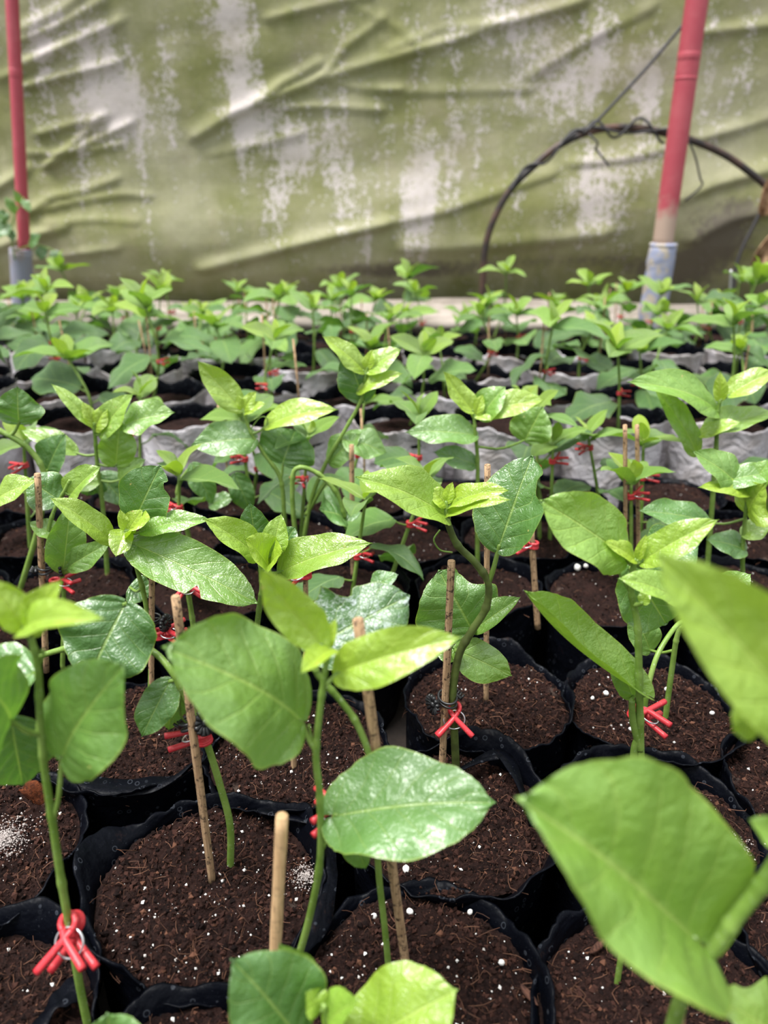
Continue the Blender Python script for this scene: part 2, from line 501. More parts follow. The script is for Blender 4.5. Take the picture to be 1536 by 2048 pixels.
def build_skirt():
    """loose pale sheet folded forward along the foot of the tarp wall"""
    nx = 300
    x = np.linspace(-2.4, 2.4, nx)
    prof = [(2.74, .02), (2.73, .045), (2.70, .05), (2.66, .045), (2.62, .032), (2.575, .012), (2.56, -.006), (2.575, -.03), (2.60, -.05), (2.60, -.08), (2.585, -.12), (2.58, -.17)]
    V = []
    for i, (py, pz) in enumerate(prof):
        k = i / (len(prof) - 1)
        V.append(np.stack([x, py + .03 * vnoise(x, x * 0 + k * 1.5, 21, 3, 2.2), pz + .030 * vnoise(x, x * 0 + k * 2.0, 22, 3, 1.7) * (1 - k)], 1))
    V = np.vstack(V)
    Q = [(i * nx + j, i * nx + j + 1, (i + 1) * nx + j + 1, (i + 1) * nx + j) for i in range(len(prof) - 1) for j in range(nx - 1)]
    mb = MB(); mb.add(V, Q)
    return mb.mesh('skirt', [M['sheet']])
o = link('trim_1', build_skirt()); tag(o, 'pale dirty sheet folded along the foot of the tarp wall', 'ground sheet', kind='structure')

# ------------------------------------------------------------------ posts, hose, cords
def post(label, top, foot, sleeve_top, bottom, Y, rpx, spx, collars, rust, splash):
    P0, P1 = at(*top, Y), at(*foot, Y)
    S0, S1 = at(*sleeve_top, Y), at(*bottom, Y)
    d = (P1 - P0) / np.linalg.norm(P1 - P0)
    S1 = S1 + d * ((GZ - .002 - S1[2]) / d[2])
    root = thing('support_post', label, 'post', S1)
    k = pxm(P1)
    def piece(name, pts, r, mat, ns=24, parent=root, alpha=1.0):
        m = MB(); m.tube(np.array(pts) - S1, r, ns)
        o = link(name, m.mesh(name, [mat]), parent); o.color = (1, 1, 1, alpha)
        return o
    up = P0 - d * .9
    pipe = piece('pipe', spline([up, P0, P1 + d * .02], 30), rpx * k, M['redpaint'], alpha=rust)
    for f, w in collars:
        c = P0 + (P1 - P0) * f
        piece('collar', [c - d * w, c - d * w * .9, c + d * w * .9, c + d * w], np.array([1.005, 1.02, 1.02, 1.005]) * rpx * k, M['redpaint'], alpha=0)
    n = 24
    pts = spline([S0, S1], n)
    rr = spx * k * np.ones(n)
    if splash:
        rr *= 1 + .10 * vnoise(np.linspace(0, 5, n), 0, 4, 2, 1.4)
    m = MB(); m.tube(pts - S1, rr, 28)
    if splash:                                              # lumpy collar of mortar
        q = m.v[0]; q += .004 * np.stack([vnoise(q[:, 0] * 40, q[:, 2] * 40, s, 2) for s in (1, 2, 3)], 1)
    link('sleeve', m.mesh('sleeve', [M['splash'] if splash else M['pipe']]), root)
    m = MB(); m.torus(S0 - S1, spx * k * .86, spx * k * .16, -d)
    link('sleeve_rim', m.mesh('sleeve_rim', [M['splash'] if splash else M['pipe']]), root)
    return root
post('slim red painted post standing in a grey pipe sleeve', (24, 0), (49, 500), (41, 500), (47, 640), 2.55, 11.5, 21, [(.27, .012), (.78, .006)], .0, False)
post('thick red painted post with bare lower end in a mortar smeared sleeve', (1394, 0), (1325, 492), (1327, 490), (1296, 680), 2.50, 20, 27, [(.21, .010), (.295, .004)], 1.0, True)

def hose():
    Y = 2.62
    pts = [at(x, y, Y) for x, y in [(966, 560), (970, 500), (985, 445), (1020, 380), (1070, 330), (1115, 293), (1165, 268), (1215, 256), (1270, 256), (1330, 266), (1390, 283), (1450, 310), (1500, 345), (1540, 380), (1580, 430), (1600, 500)]]
    k = pxm(pts[4])
    end = pts[-1].copy(); end[2] = GZ
    st = pts[0].copy(); st[2] = GZ
    root = thing('bent_hose', 'dark stiff hose bent into an arch against the tarp wall', 'hose', st)
    m = MB(); m.tube(spline([st] + pts + [end], 120) - st, 7.0 * k, 12)
    link('pipe', m.mesh('pipe', [M['hose']]), root)
    for sd, (a, b) in enumerate([(5, 9), (3, 6), (6, 9)]):
        p = spline(pts[a:b + 1], 60)
        th = np.linspace(0, 7 + 2 * sd, 60)
        off = np.stack([0 * th, -np.abs(np.cos(th)) * 9 * k, np.sin(th) * (10 + 4 * sd) * k], 1)
        m = MB(); m.tube(p + off - st, 2.6 * k, 6)
        link('wrapped_cord', m.mesh('wrapped_cord', [M['cord']]), root)
    for a, b, c in [((1178, 268), (1195, 285), (1190, 298)), ((1190, 296), (1205, 315), (1218, 332))]:
        m = MB(); m.tube(spline([at(*a, Y - .02), at(*b, Y - .03), at(*c, Y - .02)], 10) - st, 2.2 * k, 6)
        link('cord_end', m.mesh('cord_end', [M['cord']]), root)
hose()
def cord(label, pts, Y, rpx, mat='cord', name='cord'):
    P = [at(x, y, Y) for x, y in pts]
    b = P[-1]
    m = MB(); m.tube(spline(P, 30) - b, rpx * pxm(b), 8)
    return thing(name, label, 'cord', b, me=m.mesh(name, [M[mat]]))
cord('taut dark cord tied from the thick red post down to the arched hose', [(1384, 28), (1300, 128), (1215, 220), (1174, 262)], 2.57, 3.2)
cord('short thin cord hanging beside the thick red post', [(1372, 270), (1390, 312), (1400, 355), (1403, 372), (1370, 402)], 2.56, 2.0)
cord('dark cord looping down from the dried leaf by the hose end', [(1527, 412), (1505, 455), (1483, 500), (1470, 545), (1466, 600)], 2.56, 3.4)
cord('pale thin string hanging straight down before the folded sheet', [(1462, 540), (1459, 600), (1455, 660), (1455, 700)], 2.45, 2.2, 'wire', 'string')

# ------------------------------------------------------------------ leaves
def leaf_mesh(L, W, nt=40, ns=10, fold=.18, droop=.5, cup=0.0, wave=.06, a=.50, b=.78, relief=.034, serr=.02, tip=.05, cord=.06, lobes=0.0, bites=(), twist=0.0, seed=0, mat='leaf', curl=0.0):
    r = np.random.default_rng(seed)
    t = .5 - .5 * np.cos(np.linspace(0.03, math.pi, nt)); t[-1] = 1.0
    s = np.linspace(-1, 1, 2 * ns + 1)
    f = t ** a * (1 - t) ** b
    f /= (a / (a + b)) ** a * (b / (a + b)) ** b
    f = np.maximum(f, .02 * (1 - t))
    f = f * (1 - .16 * np.clip((t - .80) / .2, 0, 1) * (1 - t) * 5)
    if lobes:                                    # shallow three lobed outline
        f = f * (1 + lobes * np.exp(-((t - .42) / .09) ** 2) - lobes * .55 * np.exp(-((t - .66) / .10) ** 2))
    T, S = np.meshgrid(t, s, indexing='ij')
    hw = (W / 2) * f[:, None] * np.ones_like(S)
    hw *= 1 + serr * np.sin(T * 150 + r.random() * 6) * (np.abs(S) > .95)
    hw *= 1 + .05 * np.sin(T * 7 + r.random(2)[0] * 6 + np.sign(S) * 1.7)
    for (bt, side, wid, dep) in bites:
        hw *= 1 - dep * np.exp(-((T - bt) / wid) ** 4) * (S * side > 0)
    X = S * hw
    Yf = T * L + tip * L * T ** 12 * (1 - np.abs(S)) - cord * L * np.abs(S) ** 2 * np.exp(-T * 9)
    phs = 5.5 * (T - .30 * np.abs(S) ** .8) + .25
    bul = np.abs(np.sin(math.pi * (phs - .5))) ** .7 * np.clip(np.abs(S) * 3, 0, 1) * (1 - .6 * np.abs(S))
    Z = np.abs(X) * math.tan(fold) + cup * W * (S ** 2) * f[:, None]
    Z += wave * W * np.sin(T * (9 + 5 * r.random()) + r.random() * 6 + np.sign(S)) * S ** 2 * f[:, None]
    Z += relief * W * bul
    Z += .05 * W * np.sin(T * 5 + r.random() * 6 + S * 2.5) * f[:, None] * (.3 + np.abs(S))
    if curl:                                     # one margin rolls up over the blade
        k = np.clip((S * np.sign(curl) - .15) / .85, 0, 1)
        ang = k * abs(curl)
        X = X - np.sign(curl) * hw * k * (1 - np.cos(ang)) * .8
        Z = Z + hw * k * np.sin(ang)
    if twist:
        ang = twist * T
        X, Z = X * np.cos(ang) - Z * np.sin(ang), X * np.sin(ang) + Z * np.cos(ang)
    # bend along the midrib
    th = droop * (Yf / L) - droop * .5
    fine = np.linspace(-.2, 1.05, 200)
    tf = droop * fine - droop * .5
    cy = np.concatenate([[0], np.cumsum(np.cos(tf[:-1]) * (fine[1] - fine[0]))]) * L
    cz = np.concatenate([[0], np.cumsum(-np.sin(tf[:-1]) * (fine[1] - fine[0]))]) * L
    u = Yf / L
    by, bz = np.interp(u, fine, cy), np.interp(u, fine, cz)
    Yo = by + np.sin(th) * Z
    Zo = bz + np.cos(th) * Z
    y0, z0 = np.interp(0, fine, cy), np.interp(0, fine, cz)
    Yo -= y0; Zo -= z0
    ey, ez = np.interp(1, fine, cy) - y0, np.interp(1, fine, cz) - z0
    Lc = math.hypot(ey, ez); ca, sa = ey / Lc, ez / Lc
    Y2 = (Yo * ca + Zo * sa) * (L / Lc); Z2 = -Yo * sa + Zo * ca
    V = np.stack([X.ravel(), Y2.ravel(), Z2.ravel()], 1)
    m = 2 * ns + 1
    Q = [(i * m + j, i * m + j + 1, (i + 1) * m + j + 1, (i + 1) * m + j) for i in range(nt - 1) for j in range(m - 1)]
    me = bpy.data.meshes.new('leaf')
    me.from_pydata(V.tolist(), [], Q)
    me.materials.append(M[mat])
    me.polygons.foreach_set('use_smooth', [True] * len(Q))
    uv = me.uv_layers.new(name='UVMap')
    li = np.empty(len(me.loops), int); me.loops.foreach_get('vertex_index', li)
    U = np.stack([(S.ravel() + 1) / 2, T.ravel()], 1)
    uv.data.foreach_set('uv', U[li].ravel())
    me.update()
    return me

def ramp(age, rnd=0.0):
    pts = [(0.0, (.052, .135, .030)), (.35, (.125, .270, .060)), (.65, (.225, .390, .058)), (1.0, (.370, .510, .045))]
    age = min(1, max(0, age))
    for (a0, c0), (a1, c1) in zip(pts[:-1], pts[1:]):
        if age <= a1:
            k = (age - a0) / (a1 - a0)
            return tuple((c0[i] * (1 - k) + c1[i] * k) * (1 + rnd) for i in range(3)) + (1,)

UP = np.array([0, 0, 1.0])
def frame(B, T, n, roll=0.0):
    y = (T - B); L = np.linalg.norm(y); y /= L
    z = n - y * np.dot(n, y); z /= np.linalg.norm(z)
    if roll:
        q = Quaternion(Vector(y), roll); z = np.array(q @ Vector(z))
    x = np.cross(y, z)
    return x, y, z, L

def mtx(x, y, z, o, sc=(1, 1, 1)):
    return Matrix(((x[0] * sc[0], y[0] * sc[1], z[0] * sc[2], o[0]), (x[1] * sc[0], y[1] * sc[1], z[1] * sc[2], o[1]), (x[2] * sc[0], y[2] * sc[1], z[2] * sc[2], o[2]), (0, 0, 0, 1)))

SEED = [100]
LASTM = [None]
def placed_leaf(root, base, B, T, wpx, age, up=.9, roll=0.0, hi=True, **kw):
    SEED[0] += 1
    mid = (B + T) / 2
    c = CAMP - mid; c /= np.linalg.norm(c)
    x, y, z, L = frame(B, T, c + up * UP, roll)
    cosv = max(.35, abs(np.dot(z, c - y * np.dot(c, y)) / (np.linalg.norm(c - y * np.dot(c, y)) + 1e-9)))
    W = wpx * pxm(mid) / cosv
    nt, ns = (40, 10) if hi else (22, 6)
    me = leaf_mesh(L, W, nt, ns, seed=SEED[0], **kw)
    LASTM[0] = mtx(x, y, z, B - base)
    o = link('leaf', me, root, mtx=LASTM[0])
    rr = np.random.default_rng(SEED[0]).uniform(-.08, .08)
    o.color = ramp(age, rr)
    return o

def custom_plant(label, stem, leaves, rpx=6.5, group=None, base_z=0.0, Y=None, tendrils=(), hi=True, rtop=.62, branches=(), name='seedling', mat='stem'):
    """stem: photo points from soil to tip; each point may carry an offset towards (-) or away (+) in depth"""
    p0 = stem[0]
    base = ground(p0[0], p0[1], base_z) if Y is None else at(p0[0], p0[1], Y)
    Y0 = base[1]
    def P(p):
        return at(p[0], p[1], Y0 + (p[2] if len(p) > 2 else 0.0))
    pts = [P(p) for p in stem]; pts[0] = base
    root = thing(name, label, 'plant', base, group)
    sp = spline(pts, 12 * len(pts))
    n = len(sp)
    foot = sp[0] - np.array([0, 0, .006])
    rad = rpx * pxm(sp[n // 2]) * np.linspace(1.0, rtop, n)
    # slightly swollen nodes
    for k in np.linspace(.35, .95, 5):
        rad = rad * (1 + .22 * np.exp(-((np.linspace(0, 1, n) - k) / .012) ** 2))
    mb = MB()
    mb.tube(np.vstack([foot, sp]) - base, np.concatenate([[rad[0]], rad]), 10)
    allp = [(sp, rad)]
    for br in branches:
        bp = spline([P(p) for p in br], 30)
        rb = rad[n // 2] * np.linspace(1.0, .8, 30)
        mb.tube(bp - base, rb, 8); allp.append((bp, rb))
    PT = np.vstack([a for a, _ in allp])
    for lf in leaves:
        (bx, by), (tx, ty), wpx, age = lf[:4]
        kw = dict(lf[4]) if len(lf) > 4 else {}
        dy, tdy = kw.pop('dy', 0.0), kw.pop('tdy', 0.0)
        # depth of the leaf base: nearest stem point seen from the camera
        d2 = []
        i = None
        B0 = at(bx, by, Y0)
        i = int(np.argmin(np.linalg.norm(PT - B0, axis=1)))
        node = kw.pop('node', None)
        if node is not None:
            i = int(np.argmin(np.linalg.norm(PT - P(node), axis=1)))
        B = at(bx, by, PT[i][1] + dy)
        T = at(tx, ty, PT[i][1] + dy + tdy)
        dist = np.linalg.norm(B - PT[i])
        if kw.pop('petiole', True) and dist > .0015 and dist < .12:
            md = (B + PT[i]) / 2 + np.array([0, 0, -.10 * dist])
            q = spline([PT[i], md, B, B + (T - B) * .03], 12)
            pm = MB(); pm.tube(q - base, np.linspace(.62, .42, 12) * rad[n // 2], 7)
        else:
            pm = None
        lo = placed_leaf(root, base, B, T, wpx, age, hi=hi, **kw)
        if pm is not None:
            inv = np.array(LASTM[0].inverted())
            pm.v = [v @ inv[:3, :3].T + inv[:3, 3] for v in pm.v]          # into the leaf's own frame
            link('petiole', pm.mesh('petiole', [M['stem']]), lo)
    so = link('stem', mb.mesh('stem', [M[mat]]), root)
    for td in tendrils:
        tm = MB(); tm.tube(spline([P(p) for p in td], 40) - base, .0007, 5)
        link('tendril', tm.mesh('tendril', [M['stem']]), so)
    return root

# ------------------------------------------------------------------ stakes and clips
def stake(label, foot, top, rpx, Y=None, base_z=0.0, pale=0.0, group=None, bend=0.0, dy=0.0):
    b = ground(*foot, base_z) if Y is None else at(*foot, Y)
    T = at(*top, b[1] + dy)
    md = (b + T) / 2 + np.array([bend, 0, 0])
    P = spline([b - (T - b) * .04, md, T], 16)
    r = rpx * pxm(b) * (1 + .06 * vnoise(np.linspace(0, 6, 16), 0, int(abs(foot[0])) + 3, 2, 1.3))
    m = MB(); m.tube(P - b, r, 10)
    m.tube([T - b, T - b + (T - md) * .004], [r[-1], r[-1] * .8], 10)
    o = thing('bamboo_stake', label, 'stake', b, group, me=m.mesh('bamboo_stake', [M['bamboo']]))
    o.color = (1, 1, 1, 1 - pale)
    return o

def clip_parts():
    jaw = MB()
    th = np.linspace(-2.5, 2.5, 18)
    arc = np.stack([-.0042 * np.cos(th) , .0042 * np.sin(th), 0 * th], 1)
    for z in (-.0030, -.0015, 0.0, .0015, .0030):
        jaw.tube(arc * (1 + abs(z) * 25) + np.array([0, 0, z]), .0017, 8)
    hs = []
    for s in (-1, 1):
        h = MB()
        for z in (-.0042, .0042):
            p = spline([(.003, -s * .0032, z * .6), (.008, s * .0005, z), (.014, s * .0062, z * 1.15), (.022, s * .0140, z * 1.35)], 14)
            h.tube(p, np.linspace(.0019, .0023, 14), 8)
        h.tube([(.009, s * .001, -.0032), (.009, s * .001, .0032)], .0019, 8)
        hs.append(h)
    ring = MB(); ring.torus((.0095, 0, 0), .0085, .00065, (.25, .0, 1), ex=.9)
    return jaw.mesh('jaw', [M['red']]), hs[0].mesh('handle', [M['red']]), hs[1].mesh('handle', [M['red']]), ring.mesh('spring_ring', [M['wire']])
CLIP = clip_parts()
def red_clip(p, rz, tilt, label, group=None, sc=1.0, roll=0.0):
    root = thing('grafting_clip', label, 'clip', p, group)
    root.rotation_mode = 'QUATERNION'
    q = Quaternion((0, 0, 1), rz) @ Quaternion((0, 1, 0), tilt) @ Quaternion((1, 0, 0), roll)
    root.rotation_quaternion = q
    root.scale = (sc, sc, sc)
    for nm, me in zip(('jaw', 'handle', 'handle', 'spring_ring'), CLIP):
        link(nm, me, root)
    return root

def black_parts():
    band = MB()
    band.torus((0, 0, .0022), .0085, .0011, (.15, .1, 1), ex=.8); 
    band2 = MB(); band2.torus((0, 0, -.0022), .0085, .0011, (-.1, .1, 1), ex=.8)
    kn = MB()
    c = np.array([.0125, 0, 0])
    for i in range(14):
        a = 2 * math.pi * i / 14
        d = np.array([.25, math.cos(a), math.sin(a)])
        kn.tube([c + np.array([.001, 0, 0]), c + d * .0045, c + d * .0085], [.0009, .0012, .0018], 6)
    kn.tube([c - np.array([.004, 0, 0]), c + np.array([.003, 0, 0])], [.0022, .0026], 10)
    tooth = MB()
    for i in range(4):
        tooth.tube([(-.0085 - .001, -.004 + .0026 * i, -.002), (-.0135, -.005 + .003 * i, .002)], .0010, 6)
    tooth.tube([(-.008, -.005, 0), (-.010, .005, 0)], .0016, 8)
    return band.mesh('band', [M['blackp']]), band2.mesh('band', [M['blackp']]), kn.mesh('flower_knob', [M['blackp']]), tooth.mesh('toothed_end', [M['blackp']])
BCLIP = black_parts()
def black_clip(p, rz, tilt, label, group=None, sc=1.0):
    root = thing('plant_clip', label, 'clip', p, group)
    root.rotation_mode = 'QUATERNION'
    root.rotation_quaternion = Quaternion((0, 0, 1), rz) @ Quaternion((0, 1, 0), tilt)
    root.scale = (sc, sc, sc)
    for nm, me in zip(('band', 'band', 'flower_knob', 'toothed_end'), BCLIP):
        link(nm, me, root)
    return root

# ------------------------------------------------------------------ bags of soil
BR, BH = .0765, -GZ
def bag_mesh(seed, n=96, R=BR, mat='film', rim=.0045, var=.0095, flaps=(), inner=None, z0=0.0, hgt=BH):
    """wall of film with an uneven, crumpled rim; flaps: (angle deg, width deg, extra height, lean)"""
    r = np.random.default_rng(seed)
    th = np.linspace(0, 2 * math.pi, n, endpoint=False)
    cx, cy = np.cos(th), np.sin(th)
    def ring(f, s, o=3):
        return vnoise(cx * f + 9, cy * f + 9, seed * 13 + s, o, 1.0)
    hr = rim + var * np.clip(ring(1.6, 1) + .15, -.7, 1) - .003 * np.abs(ring(3.2, 4, 1)) + .0015 * ring(5, 2, 1)
    lean = .006 * ring(2.0, 3) + .003 + .005 * np.abs(ring(4.5, 5, 2)) ** .7
    hr += .004 * np.abs(ring(5.5, 6, 2)) ** .7
    for a, w, dh, dl in flaps:
        k = np.exp(-(((np.degrees(th) - a + 180) % 360 - 180) / w) ** 4)
        hr += dh * k; lean += dl * k
    rows = []
    zs = [-hgt - z0 * 0, -hgt * .92, -hgt * .7, -hgt * .45, -hgt * .25, -hgt * .12, -.006]
    for i, z in enumerate(zs):
        k = i / (len(zs) - 1)
        rr = R * (.90 + .10 * min(1, k * 2.2)) + (.0030 * ring(2.6, 10 + i // 2, 2) + .0010 * ring(6, 30 + i // 2, 2))
        rows.append(np.stack([rr * cx, rr * cy, np.full(n, z)], 1))
    for q in (.3, .55, .8, 1.0):
        z = -.006 + (hr + .006) * q
        rr = R + lean * q ** 1.5 + .0030 * ring(3.5, 50, 2) * q + .0008 * ring(9, 51, 1) * q
        rows.append(np.stack([rr * cx, rr * cy, z], 1))
    top = rows[-1]
    for q in (1.0, .8, .55, .3, .0):
        z = -.006 + (hr + .006) * q - (.010 if q == 0 else 0)
        rr = R - .0016 + lean * q ** 1.5 + (.0030 * ring(3.5, 50, 2) + .0008 * ring(9, 51, 1)) * q
        rows.append(np.stack([rr * cx, rr * cy, z], 1))
    V = np.vstack(rows)
    m = MB()
    k = len(rows)
    Q = [(i * n + j, i * n + (j + 1) % n, (i + 1) * n + (j + 1) % n, (i + 1) * n + j) for i in range(k - 1) for j in range(n)]
    no = len(zs) + 3
    m.add(V, Q[:no * n] , 0); 
    m2 = [(a, b, c, d) for a, b, c, d in Q[no * n:]]
    for q in m2:
        m.f.append(q); m.m.append(0 if mat == 'film' else 1)
    m.f.append(tuple(range(n))[::-1]); m.m.append(0)
    return m.mesh('bag_film', [M[mat], M['film']])

def soil_mesh(seed, nr, na, R):
    rr = np.concatenate([[0.0], np.linspace(.03, 1, nr) ** .75]) * R
    th = np.linspace(0, 2 * math.pi, na, endpoint=False)
    A, B = np.meshgrid(rr, th, indexing='ij')
    X, Y = A * np.cos(B), A * np.sin(B)
    Z = soil_h(X, Y, seed, R)
    V = np.stack([X.ravel(), Y.ravel(), Z.ravel()], 1)
    Q = [(i * na + j, (i + 1) * na + j, (i + 1) * na + (j + 1) % na, i * na + (j + 1) % na) for i in range(nr) for j in range(na)]
    m = MB(); m.add(V, Q)
    return m.mesh('soil', [M['soil']])
def soil_h(X, Y, seed, R):
    d = np.hypot(X, Y) / R
    return .007 * vnoise(X, Y, seed, 2, 22) + .0052 * np.abs(vnoise(X, Y, seed + 50, 3, 80, .6)) + .0036 * vnoise(X, Y, seed + 70, 3, 240, .75) - .006 * d ** 4

UP = np.array([0, 0, 1.0])
OCT = np.array([(1, 0, 0), (-1, 0, 0), (0, 1, 0), (0, -1, 0), (0, 0, 1), (0, 0, -1)], float)
OF = [(0, 2, 4), (2, 1, 4), (1, 3, 4), (3, 0, 4), (2, 0, 5), (1, 2, 5), (3, 1, 5), (0, 3, 5)]
def crumb_mesh(seed, R, nc, nf, npz, smax=.0022):
    r = np.random.default_rng(seed + 900)
    m = MB()
    def pos(n):
        a = r.random(n) * 2 * math.pi; d = np.sqrt(r.random(n)) * (R - .003)
        x, y = d * np.cos(a), d * np.sin(a)
        return np.stack([x, y, soil_h(x, y, seed, R)], 1)
    P = pos(nc)
    for p in P:
        s = smax * (.14 + .86 * r.random() ** 5) * np.array([1, .6 + .5 * r.random(), .5 + .4 * r.random()])
        q = Quaternion((r.normal(), r.normal(), r.normal(), r.normal())).normalized().to_matrix()
        V = (OCT * (s * (.75 + .5 * r.random((6, 1))))) @ np.array(q).T + p + np.array([0, 0, s[2] * .3])
        m.add(V, OF, 0)
    for p in pos(nf):
        a = r.random() * 6.3; L = .004 + .016 * r.random() ** 2
        d = np.array([math.cos(a), math.sin(a), 0]); e = np.array([-d[1], d[0], 0])
        k = r.uniform(-.5, .5)
        pts = spline([p + np.array([0, 0, .0005]), p + d * L * .5 + e * L * k + np.array([0, 0, .001 + .003 * r.random()]), p + d * L + np.array([0, 0, .0005])], 5)
        m.tube(pts, .00016 + .00014 * r.random(), 3, 1, False)
    for p in pos(npz):
        s = .00035 + .0014 * r.random() ** 4
        q = np.array(Quaternion((r.normal(), r.normal(), r.normal(), r.normal())).normalized().to_matrix())
        V = (OCT * (s * (.6 + .6 * r.random((6, 1))))) @ q.T + p + np.array([0, 0, s * .6])
        m.add(V, OF, 2)
    return m.mesh('crumbs', [M['crumb'], M['fibre'], M['perlite']], smooth=False)

SR = BR - .001
SOIL_HI = [(soil_mesh(s, 100, 260, SR), crumb_mesh(s, SR, 6500, 260, pz, .0030)) for s, pz in ((1, 60), (2, 110), (3, 230), (4, 80))]
SOIL_MID = [(soil_mesh(s, 30, 72, SR), crumb_mesh(s, SR, 900, 90, 34, .0028)) for s in (11, 12, 13)]
SOIL_LO = [(soil_mesh(s, 12, 40, SR), None) for s in (21, 22)]
FILM_MID = [bag_mesh(s, 64) for s in range(60, 68)]
SACKS = [bag_mesh(s, 64, BR * 1.06, 'sack', .020, .016, hgt=BH + .05) for s in range(80, 86)]

BAGS = []
def grow_bag(x, y, label, group, lod, film=None, rot=0.0, z=0.0, white=False, sc=1.0, var=None):
    k = len(BAGS)
    root = thing('grow_bag', label, 'bag', (x, y, z), group)
    root.rotation_euler.z = rot
    root.scale = (sc, sc, 1)
    f = film if film is not None else (SACKS[k % len(SACKS)] if white else FILM_MID[k % len(FILM_MID)])
    link('sack_wall' if white else 'bag_wall', f, root)
    src = (SOIL_HI, SOIL_MID, SOIL_LO)[lod]
    s, c = src[(k if var is None else var) % len(src)]
    e = link('soil', s, root); e['kind'] = 'stuff'; e.rotation_euler.z = k * 1.3
    if c is not None:
        q = link('soil_crumbs', c, root); q['kind'] = 'stuff'; q.rotation_euler.z = k * 1.3
    BAGS.append((x, y))
    return root

# near bags, one by one: photo position of the soil centre, flaps of the rim, label
near = [
    ((440, 1735), [(228, 24, .020, .004), (165, 20, .012, .012), (20, 40, .010, .006), (275, 22, -.006, .004)], 2, 'black grow bag with tall folded front flap around the red stained soil and drooping seedling'),
    ((-30, 1690), [(-40, 30, .006, .0), (140, 30, .012, 0)], 1, 'black grow bag of reddish soil with a white powder spill'),
    ((-20, 2110), [(60, 30, .010, .006)], 0, 'black grow bag holding the seedling with the ringed red clip'),
    ((420, 2165), [(90, 40, .006, 0)], 0, 'black grow bag under the front lip of the folded flap bag'),
    ((835, 1955), [(100, 40, -.004, .002), (0, 30, .004, 0)], 2, 'black grow bag of white flecked soil with a mottled leaning stake'),
    ((1290, 2000), [(110, 40, .004, 0)], 0, 'black grow bag holding a chip of bark on its soil'),
    ((870, 1668), [(60, 28, .016, .006), (100, 18, .010, -.012), (330, 30, .008, .002)], 1, 'black grow bag with a twisted ribbon of rim film beside the soil'),
    ((1310, 1690), [(80, 50, .006, 0)], 1, 'black grow bag with an orange coir lump and powdered leaf'),
    ((605, 1545), [(270, 25, .006, .002), (150, 30, .006, 0)], 2, 'black grow bag of soil thick with white perlite'),
    ((250, 1490), [(265, 40, .012, .004), (215, 20, .004, .008)], 0, 'black grow bag with a wide shiny front and soil spilled over'),
    ((985, 1425), [(270, 60, .004, .002), (85, 30, .012, .002)], 3, 'black grow bag of the seedling held by black and red clips'),
    ((1325, 1440), [(280, 60, .008, .003)], 3, 'black grow bag with round white pellets on the soil'),
    ((1600, 1580), [(170, 40, .008, 0)], 0, 'black grow bag standing under the blurred big leaf'),
    ((1660, 1880), [], 0, 'black grow bag below the seedling with the thick slanting stem'),
]
NB = np.array([ground(*n[0])[:2] for n in near])
A0 = NB.copy()
for it in range(200):                       # bags press against each other, they do not overlap
    for i in range(len(NB)):
        for j in range(i):
            d = NB[i] - NB[j]; L = math.hypot(*d)
            if L < .150:
                q = d / L * (.150 - L) * .5
                NB[i] += q; NB[j] -= q
    NB += (A0 - NB) * .03
for i, (px, fl, var, lab) in enumerate(near):
    grow_bag(NB[i][0], NB[i][1], lab, None, 0, bag_mesh(i + 301, 150, flaps=fl), 0, var=var)

def film_strip(bag, pts, wid, seed, z=.012, name='film_fold'):
    '''loose crumpled strip of the bag film lying over the rim; pts are photo points at height z'''
    P = spline([ground(p[0], p[1], p[2] if len(p) > 2 else z) for p in pts], 26)
    T = np.gradient(P, axis=0); T /= np.linalg.norm(T, axis=1)[:, None]
    r = np.random.default_rng(seed)
    side = np.cross(T, UP); side /= np.linalg.norm(side, axis=1)[:, None]
    tw = .5 + .9 * vnoise(np.linspace(0, 3, 26), 0, seed, 2, 1.0)
    S = side * np.cos(tw)[:, None] + np.cross(side, T) * np.sin(tw)[:, None]
    N = np.cross(T, S)
    w = wid * (.75 + .35 * vnoise(np.linspace(0, 4, 26), 3, seed + 1, 2, 1.0)) * np.clip(np.minimum(np.linspace(.25, 8, 26), np.linspace(8, .25, 26)), 0, 1)
    rows_ = []
    for k, (u, h) in enumerate([(-1, 0), (-.4, .0022), (.3, -.0008), (1, .001), (1, .0016), (.3, -.0002), (-.4, .0028), (-1, .0006)]):
        rows_.append(P + S * (w * u * .5)[:, None] + N * h)
    V = np.stack(rows_, 1).reshape(-1, 3)
    m = MB()
    m.add(V - np.array(bag.location), [(i * 8 + k, i * 8 + (k + 1) % 8, (i + 1) * 8 + (k + 1) % 8, (i + 1) * 8 + k) for i in range(25) for k in range(8)])
    m.f.append(tuple(range(8))); m.m.append(0); m.f.append(tuple(range(200, 208))); m.m.append(0)
    link(name, m.mesh(name, [M['film']]), bag)
NEARBAG = [o for o in bpy.data.objects if o.name.startswith('grow_bag')]
NEARBAG.sort(key=lambda o: o.name)
film_strip(NEARBAG[6], [(905, 1545), (960, 1518), (1005, 1508), (1030, 1545), (1052, 1600), (1064, 1650)], .016, 1, .016)
film_strip(NEARBAG[0], [(515, 1618), (570, 1630), (640, 1648)], .010, 3, .012)
film_strip(NEARBAG[0], [(655, 1690), (664, 1750), (640, 1850), (590, 1915)], .014, 4, .010)
film_strip(NEARBAG[2], [(60, 2075), (105, 2010), (165, 1965)], .020, 5, .012)
film_strip(NEARBAG[9], [(150, 1555), (230, 1575), (330, 1560), (395, 1520)], .022, 6, .010)

